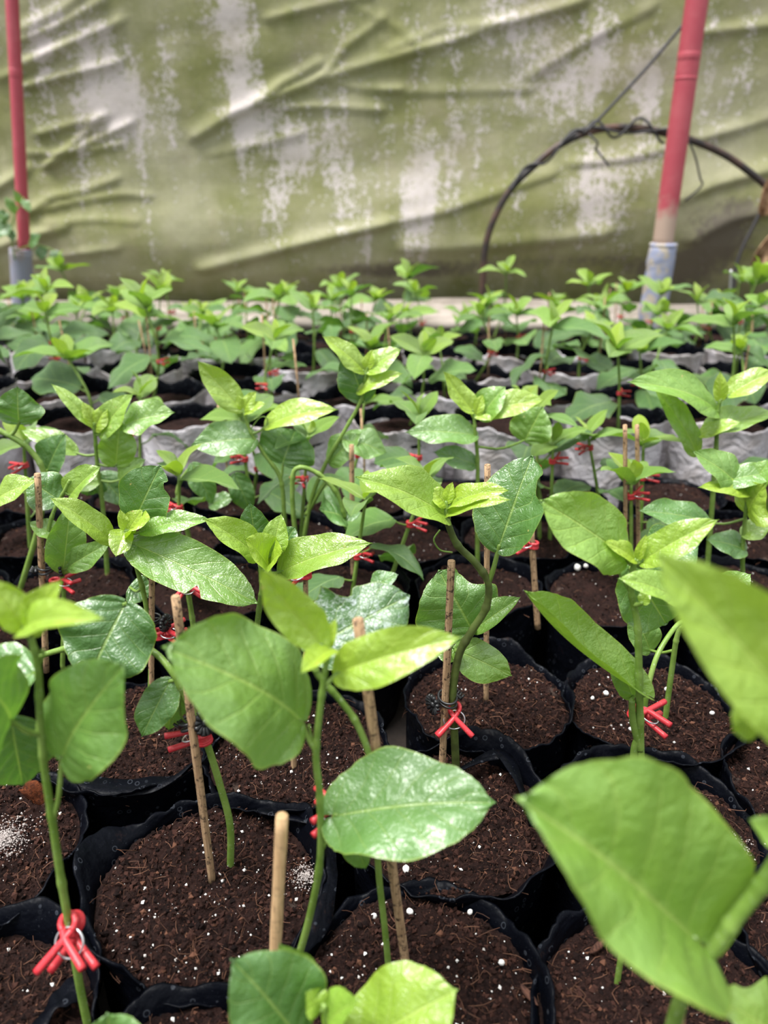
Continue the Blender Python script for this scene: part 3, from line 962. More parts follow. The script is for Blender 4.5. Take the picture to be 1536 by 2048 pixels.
# the rows behind, packed like the near ones
rr = random.Random(5)
rows = []
Yr = .655
row = 0
while Yr < 2.33:
    white = 1.20 < Yr < 2.0
    dx = .186 if white else .160
    half = (Yr * CP + .25) * .52 + .07
    n = int(half / dx) + 1
    for k in range(-n, n + 1):
        x = (k + (.5 if row % 2 else 0)) * dx + .03 + rr.uniform(-.008, .008)
        y = Yr + rr.uniform(-.010, .010)
        if min(math.hypot(x - a, y - b) for a, b in BAGS) < .142: continue
        if abs(x) > half + .06: continue
        if white:
            b = grow_bag(x, y, 'white woven sack with a black lined rim among the rows', 'white sacks in the middle rows', 2, white=True, rot=rr.uniform(0, 6), z=rr.uniform(.03, .055))
            rows.append((x, y, b.location.z, 'sack', row, b))
        elif Yr < 1.20:
            b = grow_bag(x, y, 'black grow bag in the rows before the white sacks', 'black grow bags in the rows before the white sacks', 1, rot=rr.uniform(0, 6), sc=rr.uniform(.93, .98))
            rows.append((x, y, 0, 'black', row, b))
        else:
            b = grow_bag(x, y, 'black grow bag in the last rows by the tarp wall', 'black grow bags in the last rows', 2, rot=rr.uniform(0, 6))
            rows.append((x, y, 0, 'rear', row, b))
    Yr += .188 if white else (.20 if 1.20 <= Yr + .142 < 1.36 else .142)
    row += 1

# ------------------------------------------------------------------ seedlings drawn one by one
O = dict
custom_plant('tall bare-stemmed seedling with a ringed red clip low on its stem',
    [(178, 2062), (160, 1975), (138, 1850), (120, 1745), (103, 1630), (88, 1530), (80, 1430), (76, 1340), (62, 1275)],
    [((124, 1517), (245, 1334), 185, .48, O(tdy=-.015, node=(112, 1640), up=.45, b=.55, a=.42, fold=.12, droop=.5)),
     ((22, 1440), (45, 1566), 140, .25, O(tdy=.01, node=(78, 1470), up=.2, dy=.02, droop=.3)),
     ((20, 1440), (-60, 1345), 150, .45, O(tdy=-.02, dy=-.01, node=(78, 1470), up=.8)),
     ((70, 1345), (-40, 1400), 120, .3, O(dy=.03, up=1.0)),
     ((60, 1265), (122, 1163), 62, .95, O(fold=.25, up=.7, a=.6)),
     ((45, 1262), (203, 1238), 62, .9, O(tdy=-.03, droop=.8, fold=.35, up=.5)),
     ((45, 1255), (-20, 1160), 70, .95, O(fold=.3)),
     ((50, 1250), (25, 1175), 30, 1.0, O(dy=.01)), ((58, 1255), (40, 1205), 18, 1.0, O(dy=-.004))],
    rpx=9.5, tendrils=[[(80, 1330), (88, 1310), (86, 1300), (80, 1308)]])
custom_plant('long-stemmed seedling arching over sideways from the folded flap bag',
    [(461, 1732), (460, 1650), (440, 1570), (415, 1490), (398, 1450), (372, 1400), (345, 1345), (300, 1300, .01), (220, 1278, .02), (120, 1300, .03), (60, 1317, .03), (-30, 1328, .03)],
    [((250, 1208), (180, 1350), 190, .12, O(node=(250, 1285), dy=-.005, tdy=-.025, up=.15, b=.5, a=.45, fold=.05, wave=.09)),
     ((340, 1362), (285, 1470), 75, .3, O(up=.2, fold=.1, tdy=-.01)),
     ((348, 1365), (338, 1458), 60, .45, O(up=.2, dy=.008, lobes=.2))],
    rpx=8, rtop=.75, tendrils=[[(360, 1400), (362, 1430), (372, 1445), (378, 1435), (370, 1425)]])
custom_plant('seedling with one big round pale leaf and bright young leaves beside the bare pale stake',
    [(570, 2000), (592, 1930), (620, 1830), (640, 1720), (640, 1600), (632, 1510), (640, 1420), (650, 1345), (655, 1300)],
    [((603, 1443), (340, 1300), 245, .58, O(tdy=-.03, node=(632, 1500), up=.65, b=.55, a=.42, fold=.10, droop=.7, wave=.05)),
     ((668, 1632), (978, 1606), 205, .38, O(tdy=-.015, node=(648, 1700), up=.7, b=.62, a=.46, fold=.16, droop=.6, cord=.10)),
     ((676, 1346), (914, 1276), 105, .93, O(tdy=-.01, node=(648, 1370), up=.2, fold=.35, droop=.9, wave=.06)),
     ((644, 1292), (520, 1142), 92, .90, O(tdy=-.01, up=.2, fold=.30, droop=-.5)),
     ((662, 1298), (604, 1345), 46, 1.0, O(tdy=-.03, fold=.3)),
     ((655, 1295), (672, 1238), 26, 1.0, O(dy=.004)), ((545, 1452), (522, 1492), 34, .6, O(dy=-.012, petiole=False, fold=.1))],
    rpx=9, tendrils=[[(630, 1500), (622, 1470), (618, 1450)]])
custom_plant('powder-flecked seedling with an arching stem and ragged lobed leaf',
    [(778, 1945), (770, 1860), (757, 1740), (752, 1620), (742, 1525), (715, 1450), (680, 1400), (640, 1355), (628, 1330)],
    [((618, 1300), (812, 1195), 165, .08, O(mat='leaf_powder', dy=.06, tdy=.02, up=.2, lobes=.25, b=.55, fold=.06, bites=((.5, -1, .10, .4),), petiole=False)),
     ((690, 1645), (730, 1735), 60, .45, O(up=.3, dy=-.01)),
     ((745, 1175), (795, 1150), 40, .3, O(mat='leaf_powder', dy=.10, petiole=False))],
    rpx=7.5, rtop=.8)
custom_plant('seedling with a snaking dark stem and ragged upright leaf, tied by black and red clips',
    [(912, 1535), (908, 1450), (905, 1390), (918, 1310), (945, 1260), (972, 1215), (976, 1165), (950, 1125), (915, 1090), (897, 1050), (893, 1030)],
    [((945, 1262), (880, 1145), 175, .42, O(dy=.02, tdy=.01, up=.1, b=.5, a=.42, fold=.05, bites=((.75, 1, .2, .5),))),
     ((950, 1258), (1038, 1196), 60, .55, O(dy=.018, up=.2, curl=.9)),
     ((912, 1300), (1020, 1350), 82, .62, O(up=.1, fold=.05, dy=.01)),
     ((912, 1310), (870, 1300), 40, .6, O(up=.1, dy=.015)),
     ((997, 1096), (1062, 918), 145, .30, O(node=(978, 1165), dy=.0, tdy=.02, up=.3, fold=.14, b=.6, bites=((.72, 1, .13, .45),), curl=.6)),
     ((893, 1032), (716, 956), 82, .80, O(tdy=-.02, fold=.3, droop=.7)),
     ((900, 1012), (1014, 982), 42, 1.0, O(tdy=-.02, fold=.4, droop=1.0)),
     ((893, 1010), (860, 978), 36, 1.0, O()), ((893, 1005), (905, 965), 24, 1.0, O()),
     ((890, 1030), (1018, 1000), 34, .97, O(tdy=-.03, droop=.8))],
    rpx=9, rtop=.7, mat='stem_old', tendrils=[[(880, 1060), (868, 1080), (880, 1100), (905, 1105)]])
custom_plant('seedling with a rolled trough-like lower leaf and broad bright crown',
    [(1283, 1680), (1282, 1560), (1280, 1450), (1278, 1350), (1275, 1250), (1262, 1180), (1268, 1125)],
    [((1250, 1118), (1088, 1005), 128, .68, O(tdy=-.015, up=.4, b=.55, fold=.16, droop=.5)),
     ((1284, 1122), (1432, 1042), 70, .85, O(tdy=-.01, up=.4, fold=.35, droop=.6)),
     ((1262, 1135), (1330, 1245), 130, .42, O(dy=.02, tdy=.01, up=.1, fold=.1, b=.55)),
     ((1300, 1120), (1395, 1090), 110, .30, O(dy=.03, up=.4)),
     ((1352, 1200), (1240, 1158), 52, .78, O(dy=-.02, tdy=-.005, fold=.25, droop=.9, petiole=False)), ((1284, 1206), (1300, 1180), 26, .8, O(dy=-.006)),
     ((1290, 1390), (1056, 1192), 58, .70, O(tdy=-.01, up=2.0, fold=.80, droop=-.45, wave=.06, b=.5)),
     ((1266, 1392), (1225, 1298), 55, .55, O(dy=.012, up=.1)),
     ((1270, 1120), (1210, 1085), 30, 1.0, O(tdy=-.01)), ((1275, 1120), (1292, 1070), 20, 1.0, O())],
    rpx=9, tendrils=[[(1262, 1190), (1240, 1150), (1232, 1128), (1242, 1120), (1244, 1135)]], branches=[[(1281, 1500), (1266, 1440), (1264, 1400)], [(1268, 1560), (1268, 1500), (1278, 1470)]])
custom_plant('seedling whose arching stem rises from the bag of white pellets',
    [(1330, 1440), (1345, 1330), (1355, 1270), (1372, 1240), (1420, 1205), (1450, 1195)],
    [((1300, 1300), (1250, 1210), 60, .5, O(dy=.02)), ((1440, 1195), (1500, 1150), 60, .6, O())], rpx=6,
    branches=[[(1286, 1440, -.05), (1295, 1380, -.05), (1315, 1310, -.04), (1350, 1255, -.02), (1372, 1240)]])
custom_plant('near seedling with a thick slanting stem and broad folded leaf',
    [(1340, 2075), (1362, 2000), (1400, 1935), (1460, 1850), (1530, 1760), (1600, 1640), (1640, 1540)],
    [((1392, 1880), (1052, 1610), 320, .66, O(tdy=-.01, node=(1400, 1935), up=.05, roll=.42, b=.40, a=.42, fold=.62, droop=.3, wave=.08, cord=.20, relief=.05)),
     ((1640, 1480), (1325, 1118), 200, .85, O(tdy=.0, up=.3, fold=.30, droop=.35, b=.6)),
     ((1570, 1690), (1500, 1640), 60, .7, O(up=.6)),
     ((1480, 1400), (1500, 1480), 60, .85, O(petiole=False, dy=.01))],
    rpx=17, rtop=.9, Y=.205)
custom_plant('thin-stemmed seedling with one powdery pointed leaf, by the bark chip',
    [(1234, 1967), (1246, 1880), (1252, 1790), (1262, 1710), (1275, 1650)],
    [((1340, 1632), (1472, 1712), 62, .15, O(mat='leaf_powder', up=1.2, node=(1275, 1655))),
     ((1262, 1690), (1190, 1620), 80, .4, O(up=.8))], rpx=6.5)
custom_plant('low seedling with broad lime leaves at the front edge',
    [(610, 2180), (640, 2120), (655, 2060), (648, 2010)],
    [((600, 2080), (468, 1925), 190, .25, O(up=.6, b=.6, fold=.25)),
     ((600, 2010), (560, 1890), 110, .6, O(dy=.02, up=.6)),
     ((650, 2060), (715, 2000), 80, .75, O(tdy=-.01)), ((640, 2020), (612, 1985), 60, .85, O(bites=((.5, 1, .12, .5),))),
     ((700, 2110), (905, 1985), 190, .85, O(up=.6, b=.5, node=(650, 2060))),
     ((660, 2030), (690, 1975), 20, .8, O())], rpx=8, Y=.225)
custom_plant('seedling showing just leaf edges at the lower corner',
    [(1560, 2150), (1540, 2080)], [((1560, 2080), (1430, 1995), 120, .75, O(up=.8, lobes=.3)), ((1560, 2060), (1500, 2120), 90, .7, O())], rpx=8, Y=.2)
custom_plant('seedling with a single broad leaf lying low before the folded flap bag',
    [(240, 2200), (225, 2120)], [((230, 2125), (215, 2030), 160, .4, O(up=1.4, b=.5))], rpx=8, Y=.22)

# second rank
custom_plant('seedling with a crown of lime leaves above the big round pale leaf',
    [(505, 1440), (510, 1300), (518, 1220), (524, 1170), (520, 1120)],
    [((512, 1112), (410, 1040), 62, .85, O(tdy=-.015, fold=.3, droop=.7)),
     ((545, 1108), (562, 1030), 52, .80, O(fold=.2, tdy=.01)),
     ((563, 1143), (738, 1088), 78, .80, O(tdy=-.01, fold=.3, droop=.6)),
     ((538, 1138), (490, 1080), 56, .97, O(tdy=-.025, fold=.3)),
     ((540, 1140), (565, 1105), 36, 1.0, O(tdy=-.02)),
     ((510, 1080), (500, 1008), 62, .15, O(dy=.03)), ((570, 1090), (590, 1055), 50, .2, O(dy=.03))], rpx=7)
custom_plant('seedling with a long insect-bitten leaf beside a black clip',
    [(300, 1420), (302, 1300), (292, 1210), (275, 1140), (258, 1085), (250, 1060)],
    [((264, 1088), (506, 1203), 105, .55, O(tdy=-.03, up=.5, fold=.18, b=.5, a=.4, bites=((.62, 1, .03, .5),))),
     ((222, 1083), (103, 998), 52, .85, O(tdy=-.01, fold=.3, droop=.8)),
     ((270, 1042), (320, 935), 105, .28, O(dy=.01, up=.4, b=.55, bites=((.8, 1, .08, .4),), fold=.08)),
     ((285, 1062), (418, 1040), 42, .6, O(fold=.25, droop=.6)),
     ((250, 1062), (232, 1112), 48, .9, O(tdy=-.02, fold=.2)),
     ((258, 1060), (285, 1020), 34, 1.0, O()), ((250, 1058), (240, 1020), 22, 1.0, O()),
     ((262, 1065), (300, 1040), 26, 1.0, O(tdy=-.02)),
     ((260, 1175), (295, 1195), 60, .2, O(dy=.03))], rpx=6,
    tendrils=[[(255, 1090), (235, 1085), (225, 1100), (240, 1110)]])
custom_plant('seedling beside a slim stake, showing pale leaf undersides',
    [(125, 1330), (128, 1220), (122, 1140), (98, 1080), (105, 1030), (130, 980), (140, 960)],
    [((126, 1142), (140, 1010), 75, .5, O(up=-.3, fold=.08)), ((135, 1135), (220, 1085), 50, .55, O(up=.2)),
     ((118, 1000), (55, 960), 85, .25, O(dy=.02, up=.3)), ((-10, 1000), (72, 962), 45, .85, O(petiole=False)),
     ((140, 990), (200, 935), 48, .75, O(fold=.4)), ((120, 1075), (60, 1045), 40, .6, O())], rpx=5)
custom_plant('slender seedling with four clear leaves held high over the open soil',
    [(572, 1130), (568, 1020), (560, 955), (530, 910), (502, 865), (488, 825)],
    [((482, 818), (397, 724), 58, .85, O(fold=.25, droop=-.4, up=.2)),
     ((535, 850), (670, 820), 52, .92, O(tdy=-.015, fold=.3, droop=.7, node=(505, 865))),
     ((510, 878), (386, 890), 75, .40, O(tdy=-.015, up=.6, fold=.15, node=(505, 870))),
     ((566, 926), (590, 862), 118, .32, O(tdy=.01, up=.7, b=.5, a=.4, fold=.2, node=(562, 960))),
     ((488, 822), (512, 784), 26, .95, O()), ((490, 825), (530, 808), 22, 1.0, O(tdy=-.01)),
     ((485, 820), (475, 790), 18, 1.0, O())], rpx=5, tendrils=[[(500, 860), (520, 835), (535, 838), (530, 860)]])
custom_plant('seedling with a dark shield-shaped leaf and lime crown near the slim upright stake',
    [(600, 1130), (620, 1010), (650, 930), (690, 860), (722, 800), (732, 745)],
    [((728, 742), (648, 675), 42, .9, O(fold=.25, droop=.5)), ((728, 800), (690, 700), 75, .12, O(dy=.005, up=.2, fold=.08)),
     ((716, 782), (802, 748), 36, .95, O(tdy=-.01, droop=.8)), ((735, 742), (800, 700), 46, .85, O()),
     ((735, 735), (745, 700), 24, 1.0, O()), ((690, 880), (770, 905), 60, .5, O(up=1.2)), ((660, 925), (720, 870), 55, .5, O())], rpx=5,
    branches=[[(612, 1030), (660, 960), (690, 1030)]] )
custom_plant('seedling with a low round leaf on a hooked stalk',
    [(610, 1160), (590, 1060), (585, 960), (600, 935), (640, 950), (675, 990), (690, 1035)],
    [((690, 1040), (640, 1020), 80, .3, O(up=1.5, tdy=-.02)), ((690, 1040), (725, 1055), 46, .35, O(up=1.2))], rpx=5, rtop=.9)
custom_plant('seedling with a pale upright crown beside a speckled stake',
    [(955, 1130), (955, 1020), (955, 920), (950, 860), (948, 830)],
    [((946, 822), (888, 745), 40, .92, O(fold=.3, droop=-.3)), ((955, 830), (1085, 800), 52, .9, O(fold=.3)),
     ((960, 835), (1010, 775), 60, .6, O(fold=.3)), ((950, 870), (815, 865), 58, .45, O(up=.9)),
     ((1050, 880), (1085, 815), 85, .55, O(up=.2, dy=.03)), ((950, 835), (965, 790), 26, 1.0, O()),
     ((950, 930), (870, 905), 46, .3, O(up=.7))], rpx=5)
custom_plant('seedling with long drooping glossy leaves by the white sack rims',
    [(1415, 1130), (1425, 1000), (1432, 900), (1435, 830), (1440, 800)],
    [((1432, 822), (1262, 765), 62, .62, O(tdy=-.02, fold=.25, droop=.9)), ((1392, 905), (1310, 778), 48, .7, O(fold=.25)),
     ((1412, 862), (1545, 828), 52, .7, O(fold=.35, droop=.6)), ((1458, 790), (1545, 745), 50, .9, O(fold=.35)),
     ((1440, 800), (1440, 745), 28, 1.0, O()), ((1400, 870), (1480, 845), 30, .9, O(tdy=-.02))], rpx=5.5)
custom_plant('seedling with broad overlapping pale leaves and a bright torn crown',
    [(1490, 1230), (1485, 1120), (1490, 1040), (1495, 985)],
    [((1480, 975), (1388, 905), 62, .55, O(fold=.2)), ((1440, 965), (1560, 945), 46, .5, O()),
     ((1500, 985), (1400, 975), 34, .95, O(tdy=-.02)), ((1495, 1025), (1530, 970), 80, .9, O(tdy=-.02, lobes=.3)),
     ((1415, 1045), (1282, 1022), 60, .3, O(up=.9, dy=.01)), ((1485, 1070), (1540, 1050), 44, .75, O()),
     ((1490, 1100), (1415, 1080), 50, .3, O(up=.9)), ((1495, 985), (1540, 920), 50, .6, O())], rpx=5)
custom_plant('bushy seedling with a serrated crinkled leaf and sharp side leaf',
    [(215, 1150), (205, 1010), (195, 930), (190, 870), (188, 845)],
    [((232, 930), (240, 842), 72, .65, O(up=.2, fold=.12)), ((185, 850), (105, 770), 30, .8, O(droop=.6)),
     ((150, 905), (45, 862), 42, .72, O(fold=.3)), ((250, 850), (346, 826), 60, .6, O(fold=.3)),
     ((200, 870), (265, 790), 48, .75, O()), ((188, 850), (165, 805), 26, 1.0, O()), ((190, 860), (215, 812), 34, .95, O()),
     ((195, 965), (115, 985), 40, .7, O(fold=.4)), ((240, 960), (290, 920), 40, .6, O()), ((200, 950), (250, 1010), 56, .2, O(dy=.03)),
     ((185, 940), (175, 990), 70, .15, O(dy=.02, up=.2))], rpx=5)
custom_plant('seedling with one pale twin-lobed leaf on a thick bent stalk',
    [(40, 1180), (75, 1060), (90, 960), (60, 900), (0, 862), (-40, 850)],
    [((38, 845), (35, 775), 85, .38, O(up=.9, lobes=.15, node=(20, 870))), ((95, 940), (130, 870), 60, .2, O(dy=.02))], rpx=6, rtop=.9)
custom_plant('low seedling with hanging leaves on open soil before the white sacks',
    [(385, 1110), (370, 1040), (355, 985), (372, 945), (390, 935)],
    [((385, 930), (425, 1005), 48, .35, O(up=.2)), ((420, 1010), (466, 995), 34, .4, O(petiole=False)), ((470, 950), (500, 1022), 50, .2, O(petiole=False, up=.2, dy=.01))], rpx=5)

# stakes beside the drawn seedlings
stake('mottled brown stake beside the arching seedling in the folded flap bag', (424, 1760), (351, 1193), 7.5)
stake('bare pale stake with a clean cut top', (545, 2010), (564, 1632), 11.5, Y=.285, pale=.75)
stake('dark mottled leaning stake in the white flecked soil', (812, 1932), (716, 1240), 9)
stake('slim brown stake tied by black and red clips', (884, 1540), (903, 1122), 7)
stake('short pale stake behind the thick slanting stem', (1352, 2090), (1368, 1930), 11, Y=.215, pale=.6)
stake('slim stake with a black clip, by the bitten long leaf', (302, 1420), (304, 1130), 5.5)
stake('slim stake beside the pale leaf undersides', (92, 1330), (75, 948), 6)
stake('slim upright stake standing clear of the leaves', (706, 1150), (703, 890), 5)
stake('speckled stake behind the snaking dark stem', (972, 1400), (975, 930), 5.5)
stake('thin stake hidden behind the lime crown', (612, 1330), (611, 1125), 5)
stake('thin stake in the perlite soil', (588, 1535), (582, 1440), 6)
stake('twin thin stake by the round leaf above the white sacks', (1252, 1180), (1250, 850), 4)
stake('twin thin stake with a black clip above the white sacks', (1278, 1170), (1274, 850), 4)

def on(px, py, foot, dy=0.0):
    return at(px, py, ground(*foot)[1] + dy)
red_clip(on(143, 1845, (178, 2062)), math.radians(-85), math.radians(38), 'red clip with a silver ring splayed low on the tall bare stem', sc=1.0, roll=.35)
red_clip(on(407, 1475, (461, 1732)), math.radians(150), math.radians(10), 'red clip on the arching seedling in the folded flap bag', sc=.95)
black_clip(on(385, 1445, (461, 1732)), math.radians(-35), math.radians(-25), 'black flower clip tying the arching seedling to its mottled stake', sc=1.0)
red_clip(on(908, 1415, (912, 1535)), math.radians(-90), math.radians(55), 'red clip hanging under the black clip on the snaking stem', sc=1.0)
black_clip(on(895, 1398, (900, 1535)), math.radians(-150), 0, 'black toothed clip around the slim stake and snaking stem', sc=1.0)
red_clip(on(1272, 1425, (1283, 1600)), math.radians(-10), math.radians(8), 'red clip beside the seedling with the rolled leaf', sc=1.0)
red_clip(on(700, 1622, (778, 1945)), math.radians(180), 0, 'red clip tip poking out behind the glossy flat leaf', sc=.9)
red_clip(on(1068, 1090, (1075, 1250)), math.radians(175), 0, 'red clip on the thin stake behind the ragged upright leaf', sc=.85)
red_clip(on(318, 1268, (300, 1420)), math.radians(0), math.radians(-5), 'red clip with a ring under the black clip, by the bitten long leaf', sc=.95)
black_clip(on(305, 1240, (300, 1420)), math.radians(-20), 0, 'black flower clip on the slim stake, by the bitten long leaf', sc=.95)
red_clip(on(372, 1160, (372, 1330)), math.radians(-70), math.radians(30), 'red clip on the thin stem under the bitten long leaf', sc=.9)
red_clip(on(612, 1148, (612, 1330)), math.radians(200), 0, 'red clip behind the lime crown', sc=.95)
red_clip(on(110, 1165, (125, 1330)), math.radians(5), 0, 'red clip under the pale leaf undersides', sc=.9)
black_clip(on(92, 1138, (110, 1330)), math.radians(10), 0, 'black clip on the slim stake by the pale leaf undersides', sc=1.0)
MIDCLIPS = [(820, 1048, (815, 1190), 10), (490, 918, (490, 1060), 180), (1262, 992, (1262, 1180), 5), (715, 1112, (715, 1280), 0), (50, 930, (60, 1100), 200),
                      (358, 1015, (358, 1180), 190), (1285, 955, (1285, 1120), 10), (838, 915, (838, 1060), 185), (1105, 922, (1100, 1080), 20), (280, 862, (280, 1000), 180),
                      (610, 957, (612, 1120), 240), (1075, 935, (1080, 1080), 200), (1180, 895, (1180, 1040), 180)]
custom_plant('bare thin stem with a red clip behind the bitten long leaf', [(395, 1330), (385, 1240), (372, 1165), (365, 1145)], [((366, 1150), (345, 1120), 30, .7, O())], rpx=6)
stake('thin mottled stake behind the ragged upright leaf', (1075, 1250), (1062, 1060), 6)

# ------------------------------------------------------------------ seedlings of the rows behind, grown by rule
LEAFLIB = {}
for i in range(10):
    r = np.random.default_rng(i)
    LEAFLIB['young', i] = leaf_mesh(1, .46 + .1 * r.random(), 18, 5, fold=r.uniform(.2, .4), droop=r.uniform(.4, 1.0), wave=.05, seed=i)
    LEAFLIB['old', i] = leaf_mesh(1, .68 + .14 * r.random(), 18, 5, fold=r.uniform(.06, .22), droop=r.uniform(.4, 1.1), wave=.07, b=r.uniform(.5, .8), lobes=.2 if i % 4 == 0 else 0, seed=i + 40)

def grown_plant(x, y, z, hgt, seed, label, group, old_n=4, bushy=1.0, lean_x=None):
    r = np.random.default_rng(seed)
    base = np.array([x, y, z])
    root = thing('seedling', label, 'plant', base, group)
    lean = r.normal(0, .12, 2) * hgt
    top = np.array([lean[0], lean[1], hgt])
    mid = top * .5 + np.array([r.normal(0, .012), r.normal(0, .012), 0])
    if lean_x is not None:
        top = np.array([lean_x * hgt, 0, hgt]); mid = top * .5
    sp = spline([(0, 0, -.005), mid, top], 14)
    mb = MB(); mb.tube(sp, np.linspace(.0030, .0018, 14), 6)
    ph = r.random() * 6.3
    def leaf(p, az, el, L, kind, age, pet):
        d = np.array([math.cos(az) * math.cos(el), math.sin(az) * math.cos(el), math.sin(el)])
        B = p + np.array([math.cos(az) * .9, math.sin(az) * .9, .45]) * pet
        if pet > .004:
            mb.tube(spline([p, (p + B) / 2 - UP * pet * .08, B, B + d * .004], 6), .0012, 5)
        n = UP + np.array([r.normal(0, .25), r.normal(0, .25) - .15, 0]) - .0 * d
        X, Yv, Z, _ = frame(B, B + d, n)
        o = link('leaf', LEAFLIB[kind, int(r.integers(10))], root, mtx=mtx(X, Yv, Z, B, (L, L, L)))
        o.color = ramp(age, r.uniform(-.12, .12))
    for k in range(old_n):
        f = .36 + .5 * (k + r.uniform(-.2, .3)) / old_n
        p = sp[int(np.clip(f, 0, 1) * 13)]
        leaf(p, ph + k * 2.4 + r.normal(0, .3), r.uniform(-.75, .3), r.uniform(.064, .090) * bushy, 'old', r.uniform(.04, .45), r.uniform(.012, .026))
    for k in range(5):
        f = k / 4
        p = sp[-1] + (sp[-1] - sp[-2]) * (f - .6) * 1.2
        leaf(p, ph + 1 + k * 2.4, .05 + .95 * f ** 1.5 + r.normal(0, .15), (.078 - .040 * f) * r.uniform(.85, 1.15) * bushy, 'young', .55 + .36 * f + r.normal(0, .10), .006 * (1 - f))
    link('stem', mb.mesh('stem', [M['stem']]), root)
    return base + sp[6]

drawn = [c.location for c in bpy.data.objects if c.parent is None and c.name.startswith('seedling')]
drawn = [(c.x, c.y) for c in drawn]
ORD = ['last', 'second', 'third', 'fourth', 'fifth', 'sixth', 'seventh', 'eighth', 'ninth', 'tenth', 'eleventh', 'twelfth', 'thirteenth', 'fourteenth']
lastrow = max(q[4] for q in rows)
def rowname(k):
    k = lastrow - k
    return 'in the row of bags against the tarp wall' if k == 0 else 'in the %s row of bags from the tarp wall' % ORD[k]
for i, (x, y, f, rz) in enumerate(MIDCLIPS):
    g = ground(*f)
    q = min(BAGS, key=lambda b: math.hypot(b[0] - g[0], b[1] - g[1]))
    d = np.array([g[0] - q[0], g[1] - q[1]]); L = np.linalg.norm(d)
    if L > .05: g[:2] = np.array(q) + d / L * .05
    c = at(x, y, g[1])
    rw = [q2[4] for q2 in rows if abs(q2[0] - q[0]) < 1e-6 and abs(q2[1] - q[1]) < 1e-6]
    where = rowname(rw[0]) if rw else 'in the bags before the snaking stem'
    lab0 = 'seedling clipped in red ' + where
    mpt = grown_plant(g[0], g[1], 0, rr.uniform(.13, .18), i + 4000, lab0, 'clipped seedlings before the white sacks', 2, .75, lean_x=(c[0] - g[0]) / max(.03, c[2]))
    red_clip((c[0], g[1], c[2]), math.radians(rz), math.radians(rr.uniform(-10, 10)), 'red clip on thin stem ' + where, 'red clips in the middle rows', sc=.78)
    drawn.append((g[0], g[1]))
for (x, y, z, kind, rw, bag) in rows:
    bag['label'] = ('white woven black-lined sack ' if kind == 'sack' else 'black grow bag ') + rowname(rw)
for i, (x, y, z, kind, rw, bag) in enumerate(rows):
    if kind == 'black':
        near_drawn = min(math.hypot(x - a, y - b) for a, b in drawn)
        if near_drawn < .072: continue
        lab, grp = 'leafy young seedling ' + rowname(rw), 'seedlings in the rows before the white sacks'
        if y > 1.0 and rr.random() < .45: continue
        hgt, on_, bu = rr.uniform(.11, .17), 2, .85
    elif kind == 'sack':
        lab, grp = 'leafy young seedling ' + rowname(rw), 'seedlings in the white sacks'
        if rr.random() < .14: continue
        hgt, on_, bu = rr.uniform(.105, .20), rr.choice((2, 3, 4)), rr.uniform(.8, 1.2)
    else:
        lab, grp = 'leafy young seedling ' + rowname(rw), 'seedlings in the last rows'
        if rr.random() < .12: continue
        hgt, on_, bu = rr.uniform(.095, .205), rr.choice((2, 3, 4)), rr.uniform(.85, 1.25)
    m = grown_plant(x + rr.uniform(-.028, .028), y + rr.uniform(-.030, .030), z, hgt, i + 1000, lab, grp, on_, bu)
    if rr.random() < .55:
        red_clip((m[0], m[1], m[2]), rr.uniform(0, 6.3), rr.uniform(-.2, .2),
                 'red clip on a seedling stem ' + rowname(rw), 'red clips ' + kind, sc=.75)
    if rr.random() < .55:
        a = rr.uniform(-.05, .05); L = rr.uniform(.10, .17)
        me = MB(); me.tube([(0, 0, -.01), (a * .1 + .002, 0, L * .5), (a * .2, .004, L)], .0017, 7)
        thing('bamboo_stake', 'thin brown bamboo stake ' + rowname(rw),
              'stake', (x + rr.choice((-1, 1)) * .016, y - .012, z), 'stakes ' + kind, me=me.mesh('bamboo_stake', [M['bamboo']]))

# ------------------------------------------------------------------ vine sprig at the slim post, dried leaves by the hose end
def sprig():
    Y = 2.50
    b = at(30, 520, Y)
    root = thing('creeper_sprig', 'small blue-green creeper sprig climbing the slim red post', 'plant', b)
    mb = MB()
    paths = [[(30, 520), (22, 470), (30, 430), (48, 395)], [(22, 470), (5, 440), (-20, 420)], [(30, 500), (70, 490), (105, 500), (120, 515)]]
    for p in paths:
        mb.tube(spline([at(*q, Y) for q in p], 16) - b, .0022, 6)
    for (q, e, w, a) in [((22, 455), (-12, 470), 26, .12), ((15, 440), (-8, 425), 24, .15), ((30, 425), (10, 395), 18, .45), ((46, 400), (60, 425), 16, .4), ((60, 492), (82, 470), 18, .2),
                         ((85, 494), (82, 520), 22, .12), ((108, 502), (118, 528), 24, .12), ((20, 460), (26, 482), 18, .15), ((40, 405), (28, 380), 14, .5)]:
        placed_leaf(root, b, at(*q, Y), at(*e, Y - .01), w, a, hi=False)
    link('stem', mb.mesh('stem', [M['stem']]), root)
sprig()
def dried(label, pts, w, Y, seed):
    B, T = at(*pts[0], Y), at(*pts[1], Y)
    c = CAMP - B; c /= np.linalg.norm(c)
    x, y, z, L = frame(B, T, c)
    me = leaf_mesh(L, w * pxm(B), 30, 12, fold=.5, droop=1.2, wave=.35, relief=.05, curl=1.2, seed=seed, mat='leaf')
    me.materials[0] = M['dried']
    o = thing('dried_leaf', label, 'dried leaf', B, me=me)
    o.matrix_world = mtx(x, y, z, B)
dried('crumpled brown dried leaf caught on the end of the hose', ((1545, 365), (1522, 432)), 46, 2.56, 5)
dried('hanging brown dried leaf below the hose end', ((1570, 455), (1502, 532)), 50, 2.52, 9)

